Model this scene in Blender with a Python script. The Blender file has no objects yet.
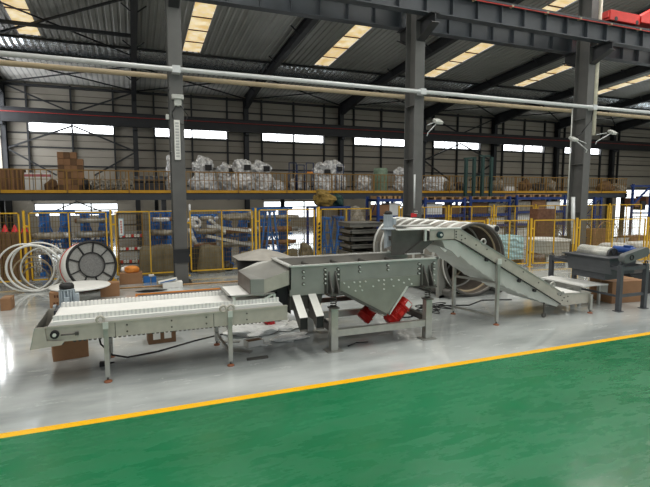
import bpy, bmesh, math, random
from mathutils import Vector, Matrix
R = math.radians
random.seed(7)
SC = bpy.context.scene
COL = SC.collection
PI = math.pi

# ------------------------------------------------------------------ camera numbers (the place is measured in metres, X along the back wall, Y into the hall)
F, H = 482.0, 2.5
YAW, PIT = R(21.8), math.atan(50.5 / 482)
def gx(px, Y):                     # x of a bearing at depth Y
    return Y * math.tan(math.atan((px - 325) / F) + YAW)
def at(px, py, Y):
    fw = Vector((math.sin(YAW)*math.cos(PIT), math.cos(YAW)*math.cos(PIT), -math.sin(PIT)))
    rt = Vector((math.cos(YAW), -math.sin(YAW), 0)); up = rt.cross(fw)
    d = fw + rt*((px-325)/F) - up*((py-243.5)/F)
    return Vector((0, 0, H)) + d*(Y/d.y)
def gz(px, py, Y): return at(px, py, Y).z

# ------------------------------------------------------------------ materials
def lin(c):
    return tuple(((v/255)/12.92 if v/255 <= .04045 else ((v/255+.055)/1.055)**2.4) for v in c) + (1.0,)
MATS = {}
def mat(name, rgb, rough=.6, metal=0, vary=.12, scale=6, bump=0, bscale=40, spec=.5, emit=None, estr=0, coat=0, rvar=.0):
    if name in MATS: return MATS[name]
    m = bpy.data.materials.new(name); m.use_nodes = True
    nt = m.node_tree; b = nt.nodes['Principled BSDF']
    b.inputs['Roughness'].default_value = rough
    b.inputs['Metallic'].default_value = metal
    b.inputs['Specular IOR Level'].default_value = spec
    b.inputs['Coat Weight'].default_value = coat
    tc = nt.nodes.new('ShaderNodeTexCoord')
    n = nt.nodes.new('ShaderNodeTexNoise'); n.inputs['Scale'].default_value = scale; n.inputs['Detail'].default_value = 5
    nt.links.new(tc.outputs['Object'], n.inputs['Vector'])
    r = nt.nodes.new('ShaderNodeValToRGB')
    c = lin(rgb)
    r.color_ramp.elements[0].position = .3; r.color_ramp.elements[1].position = .7
    r.color_ramp.elements[0].color = tuple(x*(1-vary) for x in c[:3]) + (1,)
    r.color_ramp.elements[1].color = tuple(min(1, x*(1+vary)) for x in c[:3]) + (1,)
    nt.links.new(n.outputs['Fac'], r.inputs['Fac']); nt.links.new(r.outputs['Color'], b.inputs['Base Color'])
    if rvar:
        mr = nt.nodes.new('ShaderNodeMapRange'); mr.inputs['To Min'].default_value = max(.02, rough-rvar); mr.inputs['To Max'].default_value = rough+rvar
        nt.links.new(n.outputs['Fac'], mr.inputs['Value']); nt.links.new(mr.outputs['Result'], b.inputs['Roughness'])
    if bump:
        n2 = nt.nodes.new('ShaderNodeTexNoise'); n2.inputs['Scale'].default_value = bscale; n2.inputs['Detail'].default_value = 3
        bp = nt.nodes.new('ShaderNodeBump'); bp.inputs['Strength'].default_value = bump; bp.inputs['Distance'].default_value = .02
        nt.links.new(tc.outputs['Object'], n2.inputs['Vector']); nt.links.new(n2.outputs['Fac'], bp.inputs['Height']); nt.links.new(bp.outputs['Normal'], b.inputs['Normal'])
    if emit:
        b.inputs['Emission Color'].default_value = lin(emit); b.inputs['Emission Strength'].default_value = estr
    MATS[name] = m
    return m

M = dict(
    steel_col=mat('column grey paint', (92,92,90), .5, 0, .10, 3),
    dark_steel=mat('dark grey painted steel', (38,40,43), .5, 0, .2, 2),
    girder=mat('blue grey girder paint', (56,61,67), .45, 0, .18, 1.5),
    girt=mat('dark purlin paint', (44,46,48), .6, 0, .15, 3),
    red_rail=mat('red conductor rail', (165,40,32), .5),
    crane_red=mat('red crane paint', (205,48,40), .4, 0, .08),
    pipe_white=mat('galvanised white pipe', (205,208,208), .35, .2, .05),
    pipe_tan=mat('tan pipe', (172,156,128), .5, 0, .08),
    ss=mat('brushed stainless steel', (178,178,172), .36, .75, .10, 8, .05, 90, rvar=.08),
    ss_matte=mat('matt stainless sheet', (156,156,151), .45, .5, .10, 3, rvar=.08),
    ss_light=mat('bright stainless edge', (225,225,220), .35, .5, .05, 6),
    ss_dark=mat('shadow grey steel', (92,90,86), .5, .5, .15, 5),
    olive=mat('film covered stainless', (186,181,170), .36, .2, .10, 6, rvar=.08),
    white_belt=mat('white plastic belt', (238,238,234), .45, 0, .03, 6),
    white=mat('white plastic', (232,232,228), .5, 0, .04, 4),
    black=mat('black rubber', (22,22,24), .55, 0, .15, 8),
    iron=mat('charcoal painted steel', (70,73,78), .42, 0, .12, 5),
    red_motor=mat('red motor enamel', (196,30,22), .35, 0, .08, 8),
    grey_motor=mat('blue grey motor enamel', (172,183,190), .42, 0, .08, 8),
    teal=mat('dark teal bearing', (28,58,60), .4),
    yellow=mat('yellow fence paint', (218,172,40), .45, 0, .08, 3),
    yellow_wire=mat('yellow fence wire', (120,96,40), .5, 0, .08, 3),
    rail_y=mat('orange yellow rail paint', (196,146,30), .5, 0, .12, 3),
    rail_dull=mat('dull ochre baluster paint', (140,105,45), .55, 0, .15, 3),
    blue=mat('blue rack paint', (30,104,176), .45, 0, .12, 3),
    blue_dark=mat('deep blue rack paint', (24,54,118), .45, 0, .12, 3),
    green_dark=mat('dark green rack paint', (26,62,56), .5, 0, .12, 3),
    card=mat('cardboard', (150,112,80), .8, 0, .10, 4, .1, 30),
    card2=mat('dark cardboard', (112,84,60), .8, 0, .12, 4, .1, 30),
    wood=mat('pallet wood', (176,138,92), .75, 0, .2, 9),
    label=mat('white paper label', (228,228,222), .6, 0, .03),
    ink=mat('brown print ink', (90,52,32), .8),
    ink_red=mat('red print ink', (190,40,34), .7),
    tarp=mat('olive drab tarpaulin', (112,105,86), .8, 0, .18, 5, .4, 12),
    foil=mat('silver white plastic wrap', (218,218,218), .22, .15, .5, 9, .9, 9),
    roll=mat('grey wrapped roller', (146,140,128), .5, .1, .4, 9, .6, 14),
    rust=mat('brown steel stock', (120,84,64), .6, .1, .3, 8),
    orange=mat('orange board', (224,140,58), .6, 0, .12, 6),
    bluebox=mat('bright blue carton', (36,104,176), .5),
    lblue=mat('pale blue plastic film', (176,214,220), .3, 0, .12, 6, .5, 10),
    pale_green=mat('pale green mesh wrap', (126,148,126), .6, 0, .2, 9, .3, 20),
    tile_grey=mat('grey sheet metal plate', (112,112,110), .5, .2, .12, 3),
    fabric_red=mat('red plastic cap', (206,34,44), .45),
    straw=mat('yellow brown rags', (132,108,52), .9, 0, .4, 9),
    dark_clutter=mat('dark machinery', (58,58,60), .6, .2, .3, 7),
    mottled=mat('grey perforated mesh', (118,118,116), .5, .4, .25, 40),
    orange_foot=mat('rusty foot pad', (150,92,62), .6),
    clear=mat('clear plastic sheet', (240,242,240), .2, 0, .10, 8, .8, 14),
    lamp=mat('lamp housing', (186,188,182), .5),
)

# ------------------------------------------------------------------ mesh builder
class MB:
    def __init__(s): s.v = []; s.f = []; s.mi = []; s.sm = []
    def add(s, vs, fs, mi=0, smooth=False):
        o = len(s.v); s.v += [tuple(v) for v in vs]
        s.f += [tuple(i+o for i in f) for f in fs]; s.mi += [mi]*len(fs); s.sm += [smooth]*len(fs)
        return s
    def box(s, x0, x1, y0, y1, z0, z1, mi=0, rot=None):
        vs = [Vector((x, y, z)) for x in (x0, x1) for y in (y0, y1) for z in (z0, z1)]
        if rot:
            c = Vector(((x0+x1)/2, (y0+y1)/2, (z0+z1)/2)); vs = [rot @ (v-c) + c for v in vs]
        return s.add(vs, [(0,1,3,2),(4,6,7,5),(0,4,5,1),(2,3,7,6),(0,2,6,4),(1,5,7,3)], mi)
    def beam(s, a, b, w, h, mi=0, up=(0,0,1)):
        a, b = Vector(a), Vector(b); d = (b-a).normalized(); u = Vector(up)
        if abs(d.dot(u)) > .98: u = Vector((0,1,0))
        r = d.cross(u).normalized(); u = r.cross(d)
        vs = [p + r*w/2*i + u*h/2*j for p in (a, b) for i, j in ((-1,-1),(1,-1),(1,1),(-1,1))]
        return s.add(vs, [(3,2,1,0),(4,5,6,7),(0,1,5,4),(1,2,6,5),(2,3,7,6),(3,0,4,7)], mi)
    def ibeam(s, a, b, w, h, t=.02, mi=0):       # H section, web vertical
        a, b = Vector(a), Vector(b); z = Vector((0,0,1)); d = (b-a).normalized()
        u = d.cross(z).normalized().cross(d)
        s.beam(a, b, t, h, mi); s.beam(a+u*(h/2-t/2), b+u*(h/2-t/2), w, t, mi); s.beam(a-u*(h/2-t/2), b-u*(h/2-t/2), w, t, mi)
        return s
    def tube(s, a, b, r, n=12, r2=None, mi=0, cap=True):
        a, b = Vector(a), Vector(b); d = (b-a).normalized(); u = Vector((0,0,1)) if abs(d.z) < .95 else Vector((1,0,0))
        x = d.cross(u).normalized(); y = x.cross(d); r2 = r if r2 is None else r2
        vs = [p + x*q*math.cos(2*PI*i/n) + y*q*math.sin(2*PI*i/n) for p, q in ((a, r), (b, r2)) for i in range(n)]
        s.add(vs, [(i, i+n, (i+1) % n+n, (i+1) % n) for i in range(n)], mi, True)
        if cap: s.add(vs, [tuple(range(n)), tuple(range(2*n-1, n-1, -1))], mi)
        return s
    def path(s, pts, r, n=6, mi=0):
        for a, b in zip(pts[:-1], pts[1:]): s.tube(a, b, r, n, mi=mi)
        return s
    def lathe(s, c, axis, prof, n=32, mi=0, smooth=True):      # prof: (radius, distance along axis)
        c = Vector(c); d = Vector(axis).normalized(); u = Vector((0,0,1)) if abs(d.z) < .95 else Vector((1,0,0))
        x = d.cross(u).normalized(); y = x.cross(d); k = len(prof)
        vs = [c + d*t + x*r*math.cos(2*PI*i/n) + y*r*math.sin(2*PI*i/n) for r, t in prof for i in range(n)]
        fs = [(j*n+i, (j+1)*n+i, (j+1)*n+(i+1) % n, j*n+(i+1) % n) for j in range(k-1) for i in range(n)]
        return s.add(vs, fs, mi, smooth)
    def ring(s, c, axis, R_, r, n=40, m=8, mi=0):
        return s.lathe(c, axis, [(R_+r*math.cos(2*PI*j/m), r*math.sin(2*PI*j/m)) for j in range(m+1)], n, mi)
    def prism(s, poly, y0, y1, mi=0, plane='xz'):               # poly in x,z extruded along y (or x,y along z, or y,z along x)
        f = {'xz': lambda a, b, t: (a, t, b), 'xy': lambda a, b, t: (a, b, t), 'yz': lambda a, b, t: (t, a, b)}[plane]
        n = len(poly)
        vs = [f(a, b, t) for t in (y0, y1) for a, b in poly]
        return s.add(vs, [tuple(range(n)), tuple(range(2*n-1, n-1, -1))] + [(i, i+n, (i+1) % n+n, (i+1) % n) for i in range(n)], mi)
    def build(s, name, mats, parent=None, bevel=0, offset=None):
        me = bpy.data.meshes.new(name); me.from_pydata(s.v, [], s.f)
        for m in (mats if isinstance(mats, (list, tuple)) else [mats]): me.materials.append(M[m] if isinstance(m, str) else m)
        me.polygons.foreach_set('material_index', s.mi); me.polygons.foreach_set('use_smooth', s.sm)
        bm = bmesh.new(); bm.from_mesh(me); bmesh.ops.remove_doubles(bm, verts=bm.verts, dist=1e-6) if bevel == 0 and len(s.v) < 6000 else None
        bmesh.ops.recalc_face_normals(bm, faces=bm.faces); bm.to_mesh(me); bm.free(); me.update()
        o = bpy.data.objects.new(name, me); COL.objects.link(o)
        if parent:
            o.parent = parent; o.matrix_parent_inverse = Matrix.Translation(-parent.location) if parent.type == 'EMPTY' and parent.get('_flat') else Matrix()
        if bevel:
            md = o.modifiers.new('bevel', 'BEVEL'); md.width = bevel; md.segments = 2; md.limit_method = 'ANGLE'; md.angle_limit = R(40)
        return o

def build_each(mb, name, mats, parent=None):        # every separate piece becomes a part of its own
    p = list(range(len(mb.v)))
    key = {}
    for i, v in enumerate(mb.v): key.setdefault(tuple(round(c, 5) for c in v), i)
    def find(i):
        while p[i] != i: p[i] = p[p[i]]; i = p[i]
        return i
    for i, v in enumerate(mb.v): p[find(i)] = find(key[tuple(round(c, 5) for c in v)])
    for f in mb.f:
        for j in f[1:]: p[find(j)] = find(f[0])
    grp = {}
    for k, f in enumerate(mb.f): grp.setdefault(find(f[0]), []).append(k)
    out = []
    for ks in grp.values():
        ids = sorted({i for k in ks for i in mb.f[k]}); mp = {i: n for n, i in enumerate(ids)}
        q = MB(); q.v = [mb.v[i] for i in ids]; q.f = [tuple(mp[i] for i in mb.f[k]) for k in ks]; q.mi = [mb.mi[k] for k in ks]; q.sm = [mb.sm[k] for k in ks]
        out.append(q.build(name, mats, parent))
    return out

def tag(o, label=None, cat=None, group=None, kind=None):
    if label: o['label'] = label
    if cat: o['category'] = cat
    if group: o['group'] = group
    if kind: o['kind'] = kind
    return o
def thing(name, label, cat, loc=(0,0,0), rz=0, group=None):
    o = bpy.data.objects.new(name, None); COL.objects.link(o); o.location = loc; o.rotation_euler = (0,0,rz); o.empty_display_size = .1
    return tag(o, label, cat, group)
def world_thing(name, label, cat, base, group=None):           # parts are given in world coordinates
    o = thing(name, label, cat, base, 0, group); o['_flat'] = 1
    return o
def copy_tree(o, parent=None):
    c = o.copy(); COL.objects.link(c)
    if parent: c.parent = parent; c.matrix_parent_inverse = o.matrix_parent_inverse.copy()
    for ch in o.children: copy_tree(ch, c)
    return c
def struct(o): o['kind'] = 'structure'; return o

# ================================================================== FLOOR
def floor_mat(name, base, dark, rough, patch=None, coat=.8, cr=.06):
    m = bpy.data.materials.new(name); m.use_nodes = True; nt = m.node_tree; b = nt.nodes['Principled BSDF']; L = nt.links.new
    tc = nt.nodes.new('ShaderNodeTexCoord')
    n = nt.nodes.new('ShaderNodeTexNoise'); n.inputs['Scale'].default_value = .55; n.inputs['Detail'].default_value = 7; n.inputs['Roughness'].default_value = .6
    mp = nt.nodes.new('ShaderNodeMapping'); mp.inputs['Scale'].default_value = (.45, 1.3, 1); mp.inputs['Rotation'].default_value = (0,0,R(-8))
    L(tc.outputs['Object'], mp.inputs['Vector']); L(mp.outputs['Vector'], n.inputs['Vector'])
    r = nt.nodes.new('ShaderNodeValToRGB'); r.color_ramp.elements[0].position = .4; r.color_ramp.elements[1].position = .58
    r.color_ramp.elements[0].color = lin(dark); r.color_ramp.elements[1].color = lin(base)
    L(n.outputs['Fac'], r.inputs['Fac'])
    n2 = nt.nodes.new('ShaderNodeTexNoise'); n2.inputs['Scale'].default_value = 3.2; n2.inputs['Detail'].default_value = 8; n2.inputs['Roughness'].default_value = .7
    L(mp.outputs['Vector'], n2.inputs['Vector'])
    # fine scratches
    v = nt.nodes.new('ShaderNodeTexVoronoi'); v.feature = 'DISTANCE_TO_EDGE'; v.inputs['Scale'].default_value = .33
    nd = nt.nodes.new('ShaderNodeVectorMath'); nd.operation = 'MULTIPLY_ADD'; nd.inputs[1].default_value = (.35,.35,.35)
    n3 = nt.nodes.new('ShaderNodeTexNoise'); n3.inputs['Scale'].default_value = 1.2; L(tc.outputs['Object'], n3.inputs['Vector'])
    L(n3.outputs['Color'], nd.inputs[0]); L(tc.outputs['Object'], nd.inputs[2]); L(nd.outputs[0], v.inputs['Vector'])
    mr = nt.nodes.new('ShaderNodeMapRange'); mr.inputs['From Max'].default_value = .004; mr.inputs['To Min'].default_value = .22; mr.inputs['To Max'].default_value = 0
    L(v.outputs['Distance'], mr.inputs['Value'])
    gate = nt.nodes.new('ShaderNodeMath'); gate.operation = 'MULTIPLY'; gr = nt.nodes.new('ShaderNodeMapRange'); gr.inputs['From Min'].default_value = .5; gr.inputs['From Max'].default_value = .62
    L(n2.outputs['Fac'], gr.inputs['Value']); L(mr.outputs['Result'], gate.inputs[0]); L(gr.outputs['Result'], gate.inputs[1])
    mx = nt.nodes.new('ShaderNodeMix'); mx.data_type = 'RGBA'; mx.inputs['B'].default_value = lin(patch or (200,205,200))
    L(gate.outputs[0], mx.inputs['Factor']); L(r.outputs['Color'], mx.inputs['A']); L(mx.outputs['Result'], b.inputs['Base Color'])
    rr = nt.nodes.new('ShaderNodeMapRange'); rr.inputs['From Min'].default_value = .3; rr.inputs['From Max'].default_value = .7; rr.inputs['To Min'].default_value = rough*.3; rr.inputs['To Max'].default_value = rough*2.2
    L(n2.outputs['Fac'], rr.inputs['Value']); L(rr.outputs['Result'], b.inputs['Roughness'])
    b.inputs['Coat Weight'].default_value = coat; b.inputs['Coat Roughness'].default_value = cr; b.inputs['Coat IOR'].default_value = 1.55
    bp = nt.nodes.new('ShaderNodeBump'); bp.inputs['Strength'].default_value = .07; bp.inputs['Distance'].default_value = .02
    L(n2.outputs['Fac'], bp.inputs['Height']); L(bp.outputs['Normal'], b.inputs['Normal'])
    return m
FG = floor_mat('grey epoxy floor', (200,205,204), (160,166,165), .15)
FN = floor_mat('green epoxy floor', (26,120,77), (20,110,68), .22, (130,190,150), .25, .22)
YL = mat('yellow floor line', (250,190,16), .3, 0, .04, 4)
def slab(name, y0, y1, m, z=0): return struct(MB().box(-12, 56, y0, y1, -.2, z).build(name, m))
slab('floor', 5.72, 36, FG)
slab('floor', -9, 5.6, FN)
struct(MB().box(-12, 56, 5.6, 5.72, -.2, 0.0).build('trim_1', YL))

# ================================================================== BACK WALL
ZE = 9.3; SL = .09
def roofz(y): return ZE + SL*(35-y)
WALLM = mat('warm grey wall sheet', (168,161,148), .6, 0, .14, .35, .05, 3)
BAY = [.40 + 7.38*n for n in range(-1, 7)]      # lines of the wall columns
HW = [(b+1.26, b+6.06) for b in BAY[:-1]]
GLOW = mat('bright daylit pane', (250,252,252), .3, emit=(248,251,255), estr=6)
GLOW2 = mat('daylit lower pane', (240,245,245), .3, emit=(236,242,244), estr=2.4)
def wall_with_holes(name, holes, x0, x1, z1, y0, y1):
    xs = sorted({x0, x1} | {h[0] for h in holes} | {h[1] for h in holes}); zs = sorted({0, z1} | {h[2] for h in holes} | {h[3] for h in holes})
    m = MB()
    for a, b in zip(xs[:-1], xs[1:]):
        run = None
        for c, d in zip(zs[:-1], zs[1:]):
            if any(h[0] <= (a+b)/2 <= h[1] and h[2] <= (c+d)/2 <= h[3] for h in holes): 
                continue
            m.box(a, b, y0, y1, c, d)
    return m
high = [(a, b, 6.28, 6.92) for a, b in HW]
low = [(-5.7, -.85, 1.0, 1.85), (9.1, 13.9, .6, 1.9), (18.0, 21.4, 1.2, 1.85), (24.2, 28.6, 1.2, 1.85), (38.5, 43.0, 1.2, 1.9)]
doorway = [(46.2, 54.0, 0.0, 2.85)]
wb = struct(wall_with_holes('wall_back', high+low+doorway, -7.3, 56, 9.35, 35.0, 35.2).build('wall_back', WALLM))
# horizontal laps of the wall sheets and dark girts
g = MB()
for z in (9.05, 8.2, 6.98, 6.2, 5.35, 4.2, 3.0): g.box(-7.1, 56, 34.86, 34.99, z-.04, z+.04)
g.build('girt', 'girt', wb)
g = MB()
for z in (8.6, 5.8, 4.8): g.box(-7.1, 56, 34.97, 35.0, z-.012, z+.012)
g.build('sheet_lap', mat('wall sheet seam', (96,92,84), .7), wb)
for b in BAY:
    for k in (1.22, 3.66, 6.1):
        x = b+k
        if 46.2 < x: continue
        MB().box(x-.05, x+.05, 34.8, 34.99, 2.0, 9.2).build('wall_post', 'girt', wb)
wn = 0
for (x0, x1, z0, z1) in high + low + doorway:
    wn += 1
    hi = z0 > 5
    e = struct(MB().box(x0, x1, 35.12, 35.14, z0, z1).build('window_%d' % wn, GLOW if hi else GLOW2))
    f = MB(); n = 4 if hi else 3
    for i in range(n+1):
        x = x0 + (x1-x0)*i/n; f.box(max(x0, x-(.02 if hi else .04)), min(x1, x+(.02 if hi else .04)), 35.05, 35.12, z0, z1)
    f.box(x0, x1, 35.0, 35.12, z0, z0+.05); f.box(x0, x1, 35.0, 35.12, z1-.05, z1)
    if not hi: f.box(x0, x1, 35.0, 35.12, z1-.5, z1-.42)
    f.build('window_frame', 'girt' if not hi else mat('pale window frame', (215,218,218), .4), e)
# left gable wall
wl = wall_with_holes('wall_left', [(30.5, 34.3, 3.5, 8.3)], 4, 35, 9.3, 0, .2)
wl.v = [(-7.3+v[1], v[0], v[2]) for v in wl.v]
struct(wl.build('wall_left', WALLM))
e = struct(MB().box(-7.28, -7.26, 30.5, 34.3, 3.5, 8.3).build('window_%d' % (wn+1), GLOW))
wn += 1
MB().box(-7.24, -7.1, 32.35, 32.43, 3.5, 8.3).box(-7.24, -7.1, 30.5, 34.3, 5.8, 5.88).build('window_frame', 'girt', e)
struct(MB().box(55.8, 56, 4, 35, 0, 9.3).build('wall_right', WALLM))

# ================================================================== ROOF
def roof_mat():
    m = bpy.data.materials.new('grey corrugated roof liner'); m.use_nodes = True; nt = m.node_tree; b = nt.nodes['Principled BSDF']; L = nt.links.new
    tc = nt.nodes.new('ShaderNodeTexCoord'); n = nt.nodes.new('ShaderNodeTexNoise'); n.inputs['Scale'].default_value = .5; n.inputs['Detail'].default_value = 6
    L(tc.outputs['Object'], n.inputs['Vector'])
    r = nt.nodes.new('ShaderNodeValToRGB'); r.color_ramp.elements[0].color = lin((150,150,146)); r.color_ramp.elements[1].color = lin((190,190,186))
    L(n.outputs['Fac'], r.inputs['Fac']); L(r.outputs['Color'], b.inputs['Base Color'])
    b.inputs['Metallic'].default_value = .25; b.inputs['Roughness'].default_value = .36
    n2 = nt.nodes.new('ShaderNodeTexNoise'); n2.inputs['Scale'].default_value = 5; n2.inputs['Detail'].default_value = 4
    L(tc.outputs['Object'], n2.inputs['Vector'])
    bp = nt.nodes.new('ShaderNodeBump'); bp.inputs['Strength'].default_value = .35; bp.inputs['Distance'].default_value = .04
    L(n2.outputs['Fac'], bp.inputs['Height']); L(bp.outputs['Normal'], b.inputs['Normal'])
    return m
RM = roof_mat()
SKY = [3.27 + 7.45*k for k in range(-1, 7)]     # skylight strips
SKW = .45
def in_sky(x): return any(abs(x-s) < .52 for s in SKY)
rf = MB()
x = -8.0; P_ = .3
prof = []
def roof_strip(x0, x1, y0, y1):
    xs = []; a = x0
    while a < x1-1e-6:
        for dx, dz in ((0, 0), (.16, 0), (.2, .045), (.26, .045)):
            if a+dx < x1: xs.append((a+dx, dz))
        a += P_
    xs.append((x1, 0))
    vs = [(xx, yy, roofz(yy)+dz) for yy in (y0, y1) for xx, dz in xs]; n = len(xs)
    rf.add(vs, [(i, i+1, n+i+1, n+i) for i in range(n-1)])
edges = [-8.0]
for s in SKY: edges += [s-SKW, s+SKW]
edges.append(56)
for i, (a, b) in enumerate(zip(edges[:-1], edges[1:])):
    if i % 2 == 0: roof_strip(a, b, -9, 35.1)
    else: roof_strip(a, b, 27.4, 35.1); roof_strip(a, b, -9, -6)
struct(rf.build('ceiling', RM))
FOILR = mat('wrinkled silver insulation foil', (218,225,230), .26, .9, .12, 4, .5, 7)
fs_ = MB()
rr = random.Random(2); NY = 15
cols_ = [-7.0+.15*k for k in range(413)]; rows_ = [27.9+2.9*k/NY for k in range(NY+1)]
vs = []
for j_, y in enumerate(rows_):                     # the foil sags between the purlins and is creased
    for i_, x in enumerate(cols_):
        vs.append((x, y, roofz(y)-.02-.06*abs(math.sin(PI*(y-27.9)/1.45))+(.03 if i_ % 2 else 0)+rr.uniform(-.012, .012)-.02))
n_ = len(cols_)
fs_.add(vs, [(j_*n_+i_, j_*n_+i_+1, (j_+1)*n_+i_+1, (j_+1)*n_+i_) for j_ in range(NY) for i_ in range(n_-1)])
o = struct(fs_.build('ceiling', FOILR))
EAVE_LIT = mat('eaves roof painted window-lit', (214,212,206), .5, .05, .08, 2)  # roof strip painted whiter for the window light near the eaves
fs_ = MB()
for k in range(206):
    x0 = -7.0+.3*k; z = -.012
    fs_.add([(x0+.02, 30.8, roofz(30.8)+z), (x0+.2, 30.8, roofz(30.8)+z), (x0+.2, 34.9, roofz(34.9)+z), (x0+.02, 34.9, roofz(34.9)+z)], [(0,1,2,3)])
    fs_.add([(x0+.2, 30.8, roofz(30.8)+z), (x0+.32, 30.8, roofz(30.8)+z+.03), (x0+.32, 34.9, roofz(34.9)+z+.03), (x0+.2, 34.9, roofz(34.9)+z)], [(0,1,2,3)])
struct(fs_.build('ceiling', EAVE_LIT))
def sky_mat():
    m = bpy.data.materials.new('stained warm skylight'); m.use_nodes = True; nt = m.node_tree; b = nt.nodes['Principled BSDF']; L = nt.links.new
    tc = nt.nodes.new('ShaderNodeTexCoord'); n = nt.nodes.new('ShaderNodeTexNoise'); n.inputs['Scale'].default_value = 2.2; n.inputs['Detail'].default_value = 6
    L(tc.outputs['Object'], n.inputs['Vector'])
    r = nt.nodes.new('ShaderNodeValToRGB'); r.color_ramp.elements[0].position = .35; r.color_ramp.elements[0].color = lin((222,188,128)); r.color_ramp.elements[1].position = .7; r.color_ramp.elements[1].color = lin((252,238,200))
    L(n.outputs['Fac'], r.inputs['Fac']); L(r.outputs['Color'], b.inputs['Base Color']); L(r.outputs['Color'], b.inputs['Emission Color'])
    b.inputs['Emission Strength'].default_value = .85
    return m
SKM = sky_mat()
for s in SKY:
    wn += 1
    o = MB().add([(s-SKW, -6, roofz(-6)+.03), (s+SKW, -6, roofz(-6)+.03), (s+SKW, 27.4, roofz(27.4)+.03), (s-SKW, 27.4, roofz(27.4)+.03)], [(0,1,2,3)]).build('window_%d' % wn, SKM)
    struct(o)
    m_ = MB(); y = 26.0
    while y > -6: m_.box(s-SKW, s+SKW, y-.035, y+.035, roofz(y)-.03, roofz(y)+.01); y -= 1.45
    m_.build('window_frame', mat('brown purlin across skylight', (96,72,50), .6), o)
# thin purlins over whole width
tp = MB()
tp.beam((-7, 29.6, roofz(29.6)-.12), (56, 29.6, roofz(29.6)-.12), .14, .2)
tp.beam((-7, 27.6, roofz(27.6)-.06), (56, 27.6, roofz(27.6)-.06), .08, .1)
tp.beam((-7, 21.0, roofz(21.0)-.08), (56, 21.0, roofz(21.0)-.08), .1, .14)
struct(tp.build('trim_2', 'girt'))
struct(MB().box(-7.1, 56, 34.7, 35, 9.0, 9.12).build('trim_3', 'girt'))

ORD = ['leftmost', 'second', 'third', 'fourth', 'fifth', 'sixth', 'seventh', 'eighth']
def brace(r, a, b, w=.07): return MB().beam(a, b, w, w).build('brace', 'girt', r)
for i, b in enumerate(BAY):
    fr = world_thing('portal_frame', '%s dark steel wall column and sloping rafter counted from the left along the back wall' % ORD[i].capitalize(), 'steel frame', (b, 34.7, 0), 'steel frames along the back wall')
    m_ = MB()
    m_.box(b-.15, b+.15, 34.38, 34.41, 0, 9.0); m_.box(b-.15, b+.15, 34.8, 34.83, 0, 9.0); m_.box(b-.012, b+.012, 34.4, 34.81, 0, 9.0)
    m_.build('column', 'dark_steel', fr)
    m_ = MB()
    m_.prism([(34.6, roofz(34.6)-.95), (34.6, roofz(34.6)-.08), (14.4, roofz(14.4)-.08), (14.4, roofz(14.4)-.62), (30.0, roofz(30)-.5)], b-.012, b+.012, plane='yz')
    for s0, s1, y0, y1 in ((.95, .5, 34.6, 30), (.5, .62, 30, 14.4), (.08, .08, 34.6, 14.4)):
        m_.beam((b, y0, roofz(y0)-s0), (b, y1, roofz(y1)-s1), .28, .03)
    m_.build('rafter', 'dark_steel', fr)
    for y in (31.8, 26.5, 22.5):
        MB().beam((b-.5, y, roofz(y)-.1), (b, y, roofz(y)-.5), .05, .05).beam((b+.5, y, roofz(y)-.1), (b, y, roofz(y)-.5), .05, .05).build('knee_brace', 'girt', fr)
    m_ = MB().box(b-.09, b+.09, 34.0, 34.4, 6.55, 6.72); m_.build('bracket', 'dark_steel', fr)
# roof cross bracing in the bays
for i, b in enumerate(BAY[:-1]):
    r = world_thing('roof_bracing', 'Crossed dark bracing rods under the eaves of the %s roof bay from the left' % (['first']+ORD[1:])[i], 'bracing', (b+3.75, 32, roofz(32)-.3), 'roof bracing rods')
    z1, z2 = roofz(34.5)-.28, roofz(29.6)-.26
    brace(r, (b+.1, 34.4, z1), (b+7.4, 29.7, z2)); brace(r, (b+7.4, 34.4, z1), (b+.1, 29.7, z2))
    if i == 0:
        z2, z3 = roofz(28.5)-.2, roofz(21.5)-.2
        brace(r, (b+.1, 28.3, z2), (b+7.4, 21.5, z3), .09); brace(r, (b+7.4, 28.3, z2), (b+.1, 21.5, z3), .06)
        MB().beam((b, 25.2, roofz(25.2)-.35), (b+7.5, 25.2, roofz(25.2)-.35), .12, .16).build('strut', 'girt', r)
for i in (0, 4):
    b = BAY[i]
    r = world_thing('wall_bracing', 'Dark diagonal struts crossing the %s bay of the back wall' % ('leftmost' if i == 0 else 'teal post rack'), 'bracing', (b+3.75, 34.5, 3.2), 'wall bracing struts')
    brace(r, (b+.1, 34.55, 5.2), (b+3.75, 34.55, 6.7), .1); brace(r, (b+7.4, 34.55, 5.2), (b+3.75, 34.55, 6.7), .1)
    brace(r, (b+.1, 34.55, 9.0), (b+3.4, 34.55, 7.65), .09); brace(r, (b+7.4, 34.55, 9.0), (b+4.1, 34.55, 7.65), .09)
    brace(r, (b+3.75, 34.55, 1.95), (b+1.6, 34.55, 1.0), .07); brace(r, (b+3.75, 34.55, 1.95), (b+5.8, 34.55, 1.0), .07)
    brace(r, (b+.1, 34.55, 5.2), (b+2.7, 34.55, 3.6), .1); brace(r, (b+7.4, 34.55, 5.2), (b+4.8, 34.55, 3.6), .1)

# far crane girder on the wall columns
cg = world_thing('crane_girder', 'Dark crane runway girder with a thin red stripe running along the back wall', 'girder', (22, 34.2, 6.7))
m_ = MB().ibeam((-7, 34.15, 7.17), (55, 34.15, 7.17), .28, .86, .03); m_.build('beam', 'dark_steel', cg)
MB().box(-7, 55, 33.96, 33.99, 7.3, 7.34).build('conductor_rail', 'red_rail', cg)

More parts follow.
